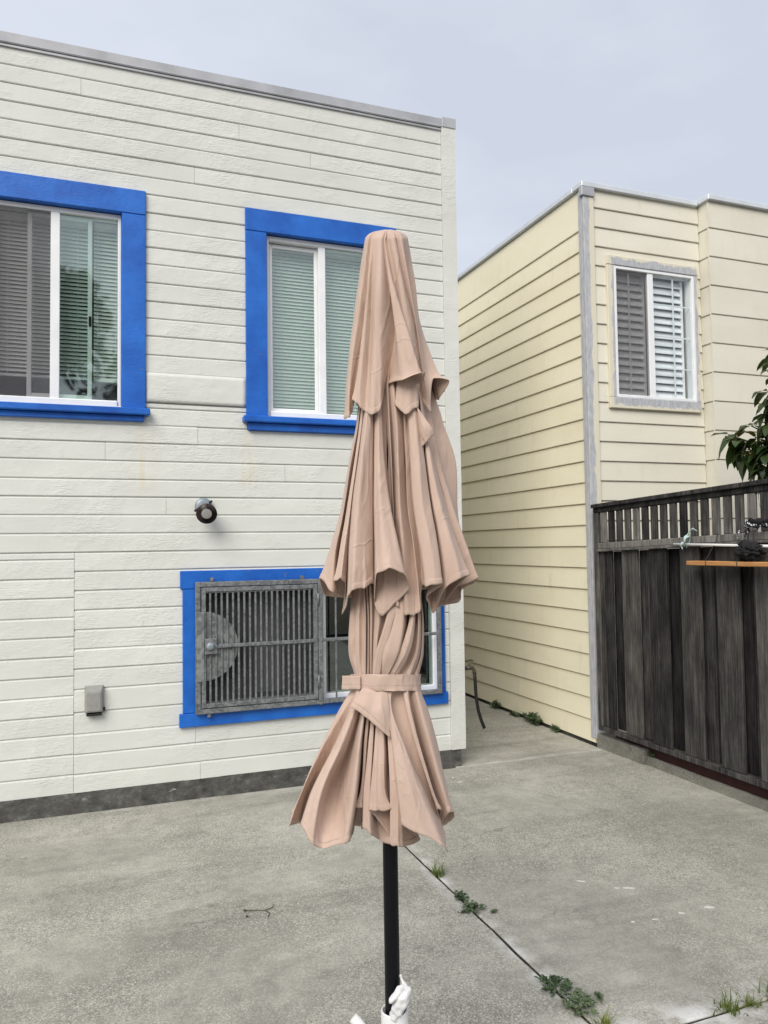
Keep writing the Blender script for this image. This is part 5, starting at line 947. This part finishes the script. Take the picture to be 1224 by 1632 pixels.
    # folded hem: a second thin strip on the outside of the lower edge
    if hem:
        hv, hf = [], []
        for c, col in enumerate(cols):
            L_ = 0.0; prev = col[-1]; pts = [col[-1]]
            for p in col[-2::-1]:
                d_ = (p-prev).length
                if L_+d_ >= hem: pts.append(prev.lerp(p, (hem-L_)/d_)); break
                L_ += d_; pts.append(p); prev = p
            k = 4; res = []
            for q in range(k+1):
                f = q/k*(len(pts)-1); i0 = min(int(f), len(pts)-2); res.append(pts[i0].lerp(pts[i0+1], f-i0))
            hv.append(res)
        V, Fc = [], []
        nc = len(hv)
        for c in range(nc):
            a = hv[(c-1) % nc if closed else max(c-1, 0)][0]; b = hv[(c+1) % nc if closed else min(c+1, nc-1)][0]
            tg = (b-a); up = (hv[c][-1]-hv[c][0]); nrm = tg.cross(up); nrm = nrm.normalized() if nrm.length > 1e-9 else Vector((0, -1, 0))
            for q, p in enumerate(hv[c]): V.append(p+nrm*hemout*(0.25 if q in (4,) else 1.0)-(Vector((0, 0, 0.0008)) if q == 0 else Vector()))
        for c in range(nc if closed else nc-1):
            d = (c+1) % nc
            for q in range(4): Fc.append((c*5+q, d*5+q, d*5+q+1, c*5+q+1))
        hm = bpy.data.meshes.new('hem'); hm.from_pydata(V, [], Fc)
        u2 = hm.uv_layers.new(name='UVMap')
        for poly in hm.polygons:
            poly.use_smooth = True
            for l in poly.loop_indices:
                vi = hm.loops[l].vertex_index; u2.data[l].uv = (uvs[(vi//5)*m][0], hem*(vi % 5)/4)
        h = uobj('hem', hm, mat, o); hs = h.modifiers.new('thick', 'SOLIDIFY'); hs.thickness = thick; hs.offset = 0
    return o
pt, pm, pl_ = mv(RAILS['pole_top']), mv(RAILS['pole_mid']), mv(RAILS['pole_low'])
bm = bmesh.new(); bm_tube(bm, [Vector((0, 0, 0.03)), pl_, pm, pt-Vector((0, 0, 0.02))], 0.0192, 24); uobj('pole', to_mesh(bm, 'pole', True), POLE)
tier1 = cloth('upper_canopy_tier', RAILS['t1'], True, 7, 64, FABRIC, sd=1.0)
tier2 = cloth('middle_canopy_tier', RAILS['t2'], True, 7, 64, FABRIC, sd=5.0)
tier3 = cloth('lower_canopy_tier', RAILS['t3'], True, 7, 76, FABRIC, sd=9.0)
cloth('folded_corner', RAILS['corner2'][::-1], False, 8, 16, FABRIC, hem=0.010, wr=0.001, parent=tier2)
cloth('folded_corner', RAILS['corner3'], False, 8, 20, FABRIC, hem=0.010, wr=0.002, parent=tier3)
cloth('stitched_seam', RAILS['seam'], False, 5, 6, FABRIC, hem=0.0, wr=0.0, thick=0.0012, parent=tier3)
strap = cloth('tie_strap', RAILS['strap'], False, 2, 14, FABRIC, hem=0.0, wr=0.0035, thick=0.002)
cloth('strap_tail', RAILS['tail'], False, 4, 8, FABRIC, hem=0.0, wr=0.002, thick=0.002, parent=strap)
# ribs inside, visible from the side
for k in range(8):
    a = 2*math.pi*k/8; bm = bmesh.new()
    bm_tube(bm, [pt*0.98+Vector((math.cos(a)*0.022, math.sin(a)*0.022, 0)), pm+Vector((math.cos(a)*0.030, math.sin(a)*0.030, 0.75)), pm+Vector((math.cos(a)*0.030, math.sin(a)*0.030, 0.20))], 0.005, 8)
    uobj('rib', to_mesh(bm, 'rib', True), POLE)
# stand
stand = thing('umbrella_stand', 'white plastic umbrella stand tube holding the black pole', 'umbrella stand', UB)
def lathe(name, prof, mat, parent, at, n=36):
    bm = bmesh.new(); rings = [[bm.verts.new((r*math.cos(2*math.pi*k/n), r*math.sin(2*math.pi*k/n), z)) for k in range(n)] for r, z in prof]
    for a, b in zip(rings, rings[1:]):
        for k in range(n): bm.faces.new((a[k], a[(k+1) % n], b[(k+1) % n], b[k]))
    bm.faces.new(rings[0][::-1]); bm.faces.new(rings[-1])
    return link(name, to_mesh(bm, name, True), mat, parent, at)
UT = UB+Vector((0.0045*math.cos(YAW), -0.0045*math.sin(YAW), 0))
lathe('tube', [(0.036, 0.06), (0.036, 0.20), (0.0345, 0.21), (0.0345, 0.425), (0.0335, 0.4285), (0.0305, 0.4285), (0.0295, 0.425), (0.0295, 0.08), (0.02, 0.079)], PVC, stand, UT)
lathe('base', [(0.24, 0.0), (0.245, 0.012), (0.235, 0.03), (0.12, 0.052), (0.06, 0.064), (0.045, 0.10), (0.0365, 0.105), (0.0365, 0.06)], PVC, stand, UT)
def uw(p): return UB+Vector((p.x*math.cos(YAW)+p.y*math.sin(YAW), -p.x*math.sin(YAW)+p.y*math.cos(YAW), p.z))
kn = [uw(mv(p)) for p in RAILS['knob']]
tube('tightening_handle', [kn[0]+(kn[0]-kn[1])*0.02, kn[0], kn[1], kn[2]], [0.007, 0.0125, 0.0125, 0.011], PVC, stand, 16)
# crumpled white plastic pushed into the tube
bm = bmesh.new()
for key, sq in (('body', 0.62), ('finger', 0.6), ('tip', 0.7), ('corner', 0.7)):
    ps = [mv(q) for q in RAILS['bag'][key]]; rs = [q[3]/1000*0.98 for q in RAILS['bag'][key]]
    m = 10; fp = [catmull(ps, i/m) for i in range(m+1)]; fr_ = [catmull([Vector((r, 0, 0)) for r in rs], i/m).x for i in range(m+1)]
    bm_tube(bm, fp, fr_, 14, True)
me = to_mesh(bm, 'bag', True)
bag = link('plastic_bag', me, BAG, None, UB, (0, 0, -YAW)); tag(bag, 'crumpled white plastic bag stuffed into the umbrella stand tube', 'plastic bag')
rm = bag.modifiers.new('remesh', 'REMESH'); rm.mode = 'VOXEL'; rm.voxel_size = 0.0022; rm.use_smooth_shade = True
smo = bag.modifiers.new('sm', 'SMOOTH'); smo.iterations = 6; smo.factor = 0.5
tx = bpy.data.textures.new('crumple', 'VORONOI'); tx.noise_scale = 0.016
dp = bag.modifiers.new('d', 'DISPLACE'); dp.texture = tx; dp.strength = 0.008; dp.mid_level = 0.5

# ------------------------------------------------------------------ tree beyond the fence
rt = random.Random(21)
def leaf_mesh(L_, W_, bend, fold, mat, sd):
    bm = bmesh.new(); n = 6; rows = []
    for i in range(n+1):
        t = i/n; wd = W_*math.sin(math.pi*min(1, t*0.94+0.05))**0.8*(1-0.25*t); z = -bend*t*t*L_; x = L_*t*(1-0.15*bend*t)
        wv = 0.05*math.sin(i*2+sd)*W_
        rows.append([bm.verts.new((x, -wd/2, z+fold*wd+wv)), bm.verts.new((x, 0, z)), bm.verts.new((x, wd/2, z+fold*wd-wv))])
    for a, b in zip(rows, rows[1:]):
        for k in range(2): bm.faces.new((a[k], a[k+1], b[k+1], b[k]))
    me = to_mesh(bm, 'leaf', True); me.materials.append(mat); return me
LM = [leaf_mesh(0.135, 0.074, 0.55, 0.12, LEAF, 1), leaf_mesh(0.15, 0.078, 0.9, 0.10, LEAF, 2), leaf_mesh(0.12, 0.068, 0.25, 0.16, LEAF, 3), leaf_mesh(0.11, 0.06, 0.3, 0.18, LEAFB, 4)]
def dirq(d): return d.to_track_quat('X', 'Z').to_euler()
tree = thing('leafy_tree', 'dark glossy leaved tree rising behind the fence at the right edge', 'tree', (4.75, 3.55, -0.06))
TB = Vector((4.75, 3.55, -0.06))
tube('trunk', [TB, TB+Vector((-0.03, 0.05, 0.8)), TB+Vector((-0.02, 0.10, 1.5)), TB+Vector((-0.05, 0.18, 2.1))], [0.07, 0.06, 0.05, 0.035], BARK, tree, 12)
tips = []
base = TB+Vector((-0.05, 0.18, 1.9))
limbs = [(e, 4) for e in ((4.42, 4.46, 2.40), (4.44, 4.40, 2.28), (4.42, 4.36, 2.36), (4.46, 4.28, 2.44), (4.40, 4.27, 2.20), (4.42, 4.20, 2.34), (4.42, 4.14, 2.10), (4.45, 4.12, 2.50), (4.46, 4.12, 2.66),
         (4.46, 4.08, 2.80), (4.46, 4.06, 2.60), (4.44, 4.06, 2.24), (4.42, 4.06, 2.42), (4.46, 4.02, 2.92), (4.44, 4.18, 2.22), (4.50, 4.02, 2.10))]
for e, nn in limbs:
    e = Vector(e); mid = base.lerp(e, 0.5)+Vector((rt.uniform(-.05, .05), rt.uniform(-.05, .05), 0.06))
    tube('branch', [base, base.lerp(mid, 0.5)+Vector((0, 0, .02)), mid, mid.lerp(e, 0.6)+Vector((0, 0, .02)), e], [0.022, 0.016, 0.011, 0.008, 0.004], BARK, tree, 7)
    for q in range(nn):
        t = 1.0 if q == 0 else rt.uniform(0.72, 1.0)
        tips.append((base.lerp(e, t)+Vector((rt.gauss(0, .04), rt.gauss(0, .05), rt.gauss(0, .045))) if q else e, (e-base).normalized()))
nleaf = 0
for p, bd in tips:
    k = rt.randint(4, 5)
    for q in range(k):
        if nleaf >= 296: break
        a = 2*math.pi*q/k+rt.uniform(-.5, .5); el = rt.uniform(-1.0, 0.45)
        d = Vector((math.cos(a)*math.cos(el), math.sin(a)*math.cos(el), math.sin(el)))+bd*0.25
        me = LM[3] if (el > 0.1 and rt.random() < 0.55) else LM[rt.randint(0, 2)]
        o = link('leaf', me, None, tree, p+d*0.012, dirq(d.normalized())); s = rt.uniform(0.72, 1.15); o.scale = (s, s, s); nleaf += 1

# leaves of the crown's far and right-hand side, too many to keep apart
bm = bmesh.new(); src = LM[0]
for e in ((4.55, 3.75, 2.75), (4.75, 3.45, 2.85), (5.0, 3.6, 2.7), (5.1, 3.9, 2.5), (4.8, 3.25, 2.55), (4.6, 3.55, 2.45), (4.95, 3.3, 2.35), (4.75, 3.8, 3.0), (5.0, 4.1, 2.75), (4.6, 3.85, 2.3)):
    e = Vector(e)
    bm_tube(bm, [base-TB, base.lerp(e, 0.5)+Vector((0, 0, .05))-TB, e-TB], [0.018, 0.010, 0.004], 6)
    for q in range(44):
        p = e+Vector((rt.gauss(0, .11), rt.gauss(0, .11), rt.gauss(0, .09))); a = rt.uniform(0, 2*math.pi); el = rt.uniform(-1.1, 0.5)
        d = Vector((math.cos(a)*math.cos(el), math.sin(a)*math.cos(el), math.sin(el))); Mx = Matrix.Translation(p-TB) @ d.to_track_quat('X', 'Z').to_matrix().to_4x4() @ Matrix.Scale(rt.uniform(.75, 1.1), 4)
        vv = [bm.verts.new(Mx @ v.co) for v in src.vertices]
        for pl in src.polygons: bm.faces.new([vv[i] for i in pl.vertices])
fo = link('foliage', to_mesh(bm, 'foliage', True), LEAF, tree, TB); fo['kind'] = 'stuff'

# ------------------------------------------------------------------ weeds, twig, flecks
def grass_tuft(loc, n, h, label, sd, group=None, spread=0.05):
    r_ = random.Random(sd); bm = bmesh.new()
    for i in range(n):
        a = r_.uniform(0, 2*math.pi); lean = r_.uniform(0.2, 1.35); hh = h*r_.uniform(0.5, 1.1); w0 = r_.uniform(0.0018, 0.0034)
        b0 = Vector((r_.gauss(0, spread*.28), r_.gauss(0, spread*.28), -0.008)); s = Vector((-math.sin(a), math.cos(a), 0)); prev = None
        for j in range(5):
            t = j/4; p = b0+Vector((math.cos(a), math.sin(a), 0))*hh*lean*t**1.5*0.9+Vector((0, 0, hh*(t-0.35*lean*t*t)))
            wd = w0*(1-t)+0.0002; c = (bm.verts.new(p-s*wd), bm.verts.new(p+s*wd))
            if prev: bm.faces.new((prev[0], prev[1], c[1], c[0]))
            prev = c
    o = link('grass_tuft', to_mesh(bm, 'g', True), GRASS, None, loc); return tag(o, label, 'grass tuft', group)
def leafy_weed(loc, n, rx, ry, h, label, sd, group=None, ls=0.014, mat=None):
    r_ = random.Random(sd); bm = bmesh.new()
    for i in range(n):
        a = r_.uniform(0, 2*math.pi); rr = r_.random()**0.6
        tip = Vector((math.cos(a)*rx*rr, math.sin(a)*ry*rr, h*r_.uniform(0.25, 1.0)*(1-0.4*rr)))
        bm_tube(bm, [Vector((tip.x*0.3, tip.y*0.3, -0.006)), tip*0.6+Vector((0, 0, h*.15)), tip], 0.0009, 4, False)
        for q in range(r_.randint(4, 7)):
            b = r_.uniform(0, 2*math.pi); el = r_.uniform(-.3, .7); d = Vector((math.cos(b)*math.cos(el), math.sin(b)*math.cos(el), math.sin(el)))
            s = d.cross(Vector((0, 0, 1))).normalized(); L_ = ls*r_.uniform(.6, 1.25); p0 = tip*r_.uniform(.6, 1.05)+Vector((0, 0, .002)); up = s.cross(d)*0.15*L_
            v = [bm.verts.new(x) for x in (p0, p0+d*L_*.35+s*L_*.34+up, p0+d*L_*.8+s*L_*.24+up, p0+d*L_, p0+d*L_*.8-s*L_*.24+up, p0+d*L_*.35-s*L_*.34+up)]
            bm.faces.new(v[:4]); bm.faces.new((v[0], v[3], v[4], v[5]))
    o = link('leafy_weed', to_mesh(bm, 'w'), mat or WEED, None, loc); return tag(o, label, 'weed', group)
GG = 'grass tufts in the slab joints'; GW = 'weeds in the slab joints'
grass_tuft((1.556, 3.487, 0), 60, 0.085, 'green grass tuft in the joint right beside the pole', 1, GG, 0.06)
grass_tuft((1.575, 2.205, 0), 60, 0.07, 'yellow green grass tuft in the joint at the bottom edge of the photo', 2, GG, 0.06)
grass_tuft((2.031, 2.130, 0), 50, 0.075, 'grass tuft left of the two others in the bottom right corner', 3, GG, 0.07)
grass_tuft((2.12, 2.130, 0), 36, 0.055, 'low middle grass tuft in the bottom right corner', 4, GG, 0.06)
grass_tuft((2.225, 2.135, 0), 36, 0.085, 'grass tuft cut by the right edge of the photo', 5, GG, 0.06)
leafy_weed((1.548, 3.215, 0), 22, 0.035, 0.05, 0.035, 'small clump of weed in the joint below the grass tuft', 1, GW, 0.015)
leafy_weed((1.555, 3.105, 0), 30, 0.050, 0.055, 0.035, 'wider weed clump with a trailing shoot in the slab joint', 2, GW, 0.015)
leafy_weed((1.50, 3.09, 0), 6, 0.03, 0.012, 0.015, 'thin trailing weed shoot left of the slab joint', 3, GW, 0.012)
leafy_weed((1.62, 3.045, 0), 5, 0.02, 0.018, 0.015, 'tiny weed sprig right of the slab joint', 4, GW, 0.012)
leafy_weed((1.553, 2.455, 0), 34, 0.055, 0.080, 0.030, 'upper of the two large grey green weed clumps near the photo bottom', 5, GW, 0.017)
leafy_weed((1.565, 2.325, 0), 36, 0.062, 0.080, 0.035, 'lower of the two large grey green weed clumps near the photo bottom', 6, GW, 0.017)
leafy_weed((1.66, 2.35, 0), 7, 0.03, 0.025, 0.02, 'small sprig beside the large weed clump near the photo bottom', 7, GW, 0.013)
GY = 'weeds along the foot of the cream wall'
leafy_weed((3.655, 6.05, 0), 46, 0.035, 0.16, 0.11, 'bushy green weed at the foot of the cream wall', 8, GY, 0.032)
leafy_weed((3.672, 5.72, 0), 16, 0.02, 0.06, 0.06, 'small weed at the cream wall nearest its corner', 9, GY, 0.028)
leafy_weed((3.66, 6.75, 0), 22, 0.025, 0.10, 0.08, 'far weed at the cream wall behind the hose', 10, GY, 0.032)
leafy_weed((3.668, 6.38, 0), 16, 0.02, 0.10, 0.04, 'low weed patch at the cream wall between two taller ones', 11, GY, 0.028)
GK = 'weeds on the kerb under the fence'
leafy_weed((3.760, 4.58, 0.06), 14, 0.03, 0.06, 0.05, 'green weed on the kerb end under the fence', 12, GK, 0.024)
leafy_weed((3.765, 4.16, 0.06), 6, 0.02, 0.035, 0.03, 'second weed on the kerb, counted from the cream house', 13, GK, 0.02)
leafy_weed((3.765, 3.93, 0.06), 5, 0.02, 0.03, 0.03, 'third weed on the kerb, counted from the cream house', 14, GK, 0.02)
leafy_weed((3.765, 3.70, 0.06), 8, 0.02, 0.035, 0.03, 'weed on the kerb nearest the right edge of the photo', 15, GK, 0.022)
tw = thing('twig', 'small dry forked twig lying on the concrete left of the pole', 'twig', (0.687, 3.43, 0.003))
tube('stem', [(0.62, 3.47, 0.004), (0.66, 3.455, 0.007), (0.70, 3.44, 0.004), (0.735, 3.45, 0.006)], 0.0016, DRY, tw, 6)
tube('fork', [(0.70, 3.44, 0.004), (0.715, 3.41, 0.005), (0.70, 3.375, 0.004)], 0.0016, DRY, tw, 6); tube('fork', [(0.735, 3.45, 0.006), (0.748, 3.48, 0.006)], 0.0014, DRY, tw, 6)
tube('seed_head', [(0.612, 3.473, 0.005), (0.618, 3.471, 0.006), (0.624, 3.469, 0.005)], [0.002, 0.006, 0.002], DRY, tw, 7); tube('seed_head', [(0.612, 3.415, 0.004), (0.617, 3.413, 0.006), (0.622, 3.41, 0.004)], [0.002, 0.005, 0.002], DRY, tw, 7)
rc = random.Random(8)
FL = ['leftmost long white fleck on the open concrete right of the joint', 'long white fleck of the upper row, with a tiny one at its left', 'largest white fleck on the concrete, nearest the right edge', 'oval white fleck just left of the largest one',
      'small round white fleck, lowest of those on the right concrete', 'thin white sliver between the small round fleck and the oval one', 'tiny white fleck just left of the long upper one', 'larger of two white flecks near the white house corner', 'smaller of two white flecks near the white house corner']
for lab, (x, y, L_, wd, a) in zip(FL, ((2.156, 3.169, .05, .012, -.6), (2.319, 3.023, .055, .012, -.5), (2.518, 2.734, .055, .018, -.4), (2.369, 2.739, .032, .014, -.7), (2.127, 2.754, .018, .012, 0), (2.227, 2.737, .032, .006, -.2), (2.266, 3.045, .03, .008, -.5), (2.305, 4.771, .028, .010, -.3), (2.304, 4.878, .018, .008, -.3))):
    bm = bmesh.new(); n = 11; top = []; bot = []
    for k in range(n):
        t = 2*math.pi*k/n; r_ = rc.uniform(.7, 1.15); px, py = math.cos(t)*L_/2*r_, math.sin(t)*wd/2*r_
        qx, qy = px*math.cos(a)-py*math.sin(a), px*math.sin(a)+py*math.cos(a)
        top.append(bm.verts.new((qx, qy, 0.0022+rc.uniform(0, .002)))); bot.append(bm.verts.new((qx, qy, 0)))
    bm.faces.new(top); bm.faces.new(bot[::-1])
    for k in range(n): bm.faces.new((top[k], bot[k], bot[(k+1) % n], top[(k+1) % n]))
    tag(link('paint_fleck', to_mesh(bm), CHIP, None, (x, y, 0.0005)), lab, 'fleck', 'white flecks on the concrete')

# ------------------------------------------------------------------ tree behind the viewpoint, seen mirrored in the window glass
rb = random.Random(4)
bt = thing('garden_tree', 'tree behind the viewer, mirrored as a dark shape in the upper left window', 'tree', (-2.6, -7.5, -0.06))
tube('trunk', [(-2.6, -7.5, -0.06), (-2.55, -7.5, 2.0), (-2.7, -7.4, 4.0)], [0.2, 0.16, 0.1], BARK, bt, 12)
bm = bmesh.new()
cl_ = [(Vector((-2.6+rb.gauss(0, 1.9), -7.5+rb.gauss(0, 0.9), rb.uniform(1.2, 7.2))), rb.uniform(0.5, 0.95)) for _ in range(60)]
for c, r_ in cl_:
    for q in range(190):
        v = Vector((rb.gauss(0, 1), rb.gauss(0, 1), rb.gauss(0, 1))).normalized()*r_*rb.random()**0.4+c-Vector((-2.6, -7.5, -0.06))
        a = Vector((rb.gauss(0, 1), rb.gauss(0, 1), rb.gauss(0, 1))).normalized(); b = a.orthogonal().normalized(); L_ = rb.uniform(.10, .18)
        bm.faces.new([bm.verts.new(x) for x in (v-a*L_, v+b*L_*.45, v+a*L_, v-b*L_*.45)])
link('crown', to_mesh(bm, 'crown'), DARKLEAF, bt, (-2.6, -7.5, -0.06))
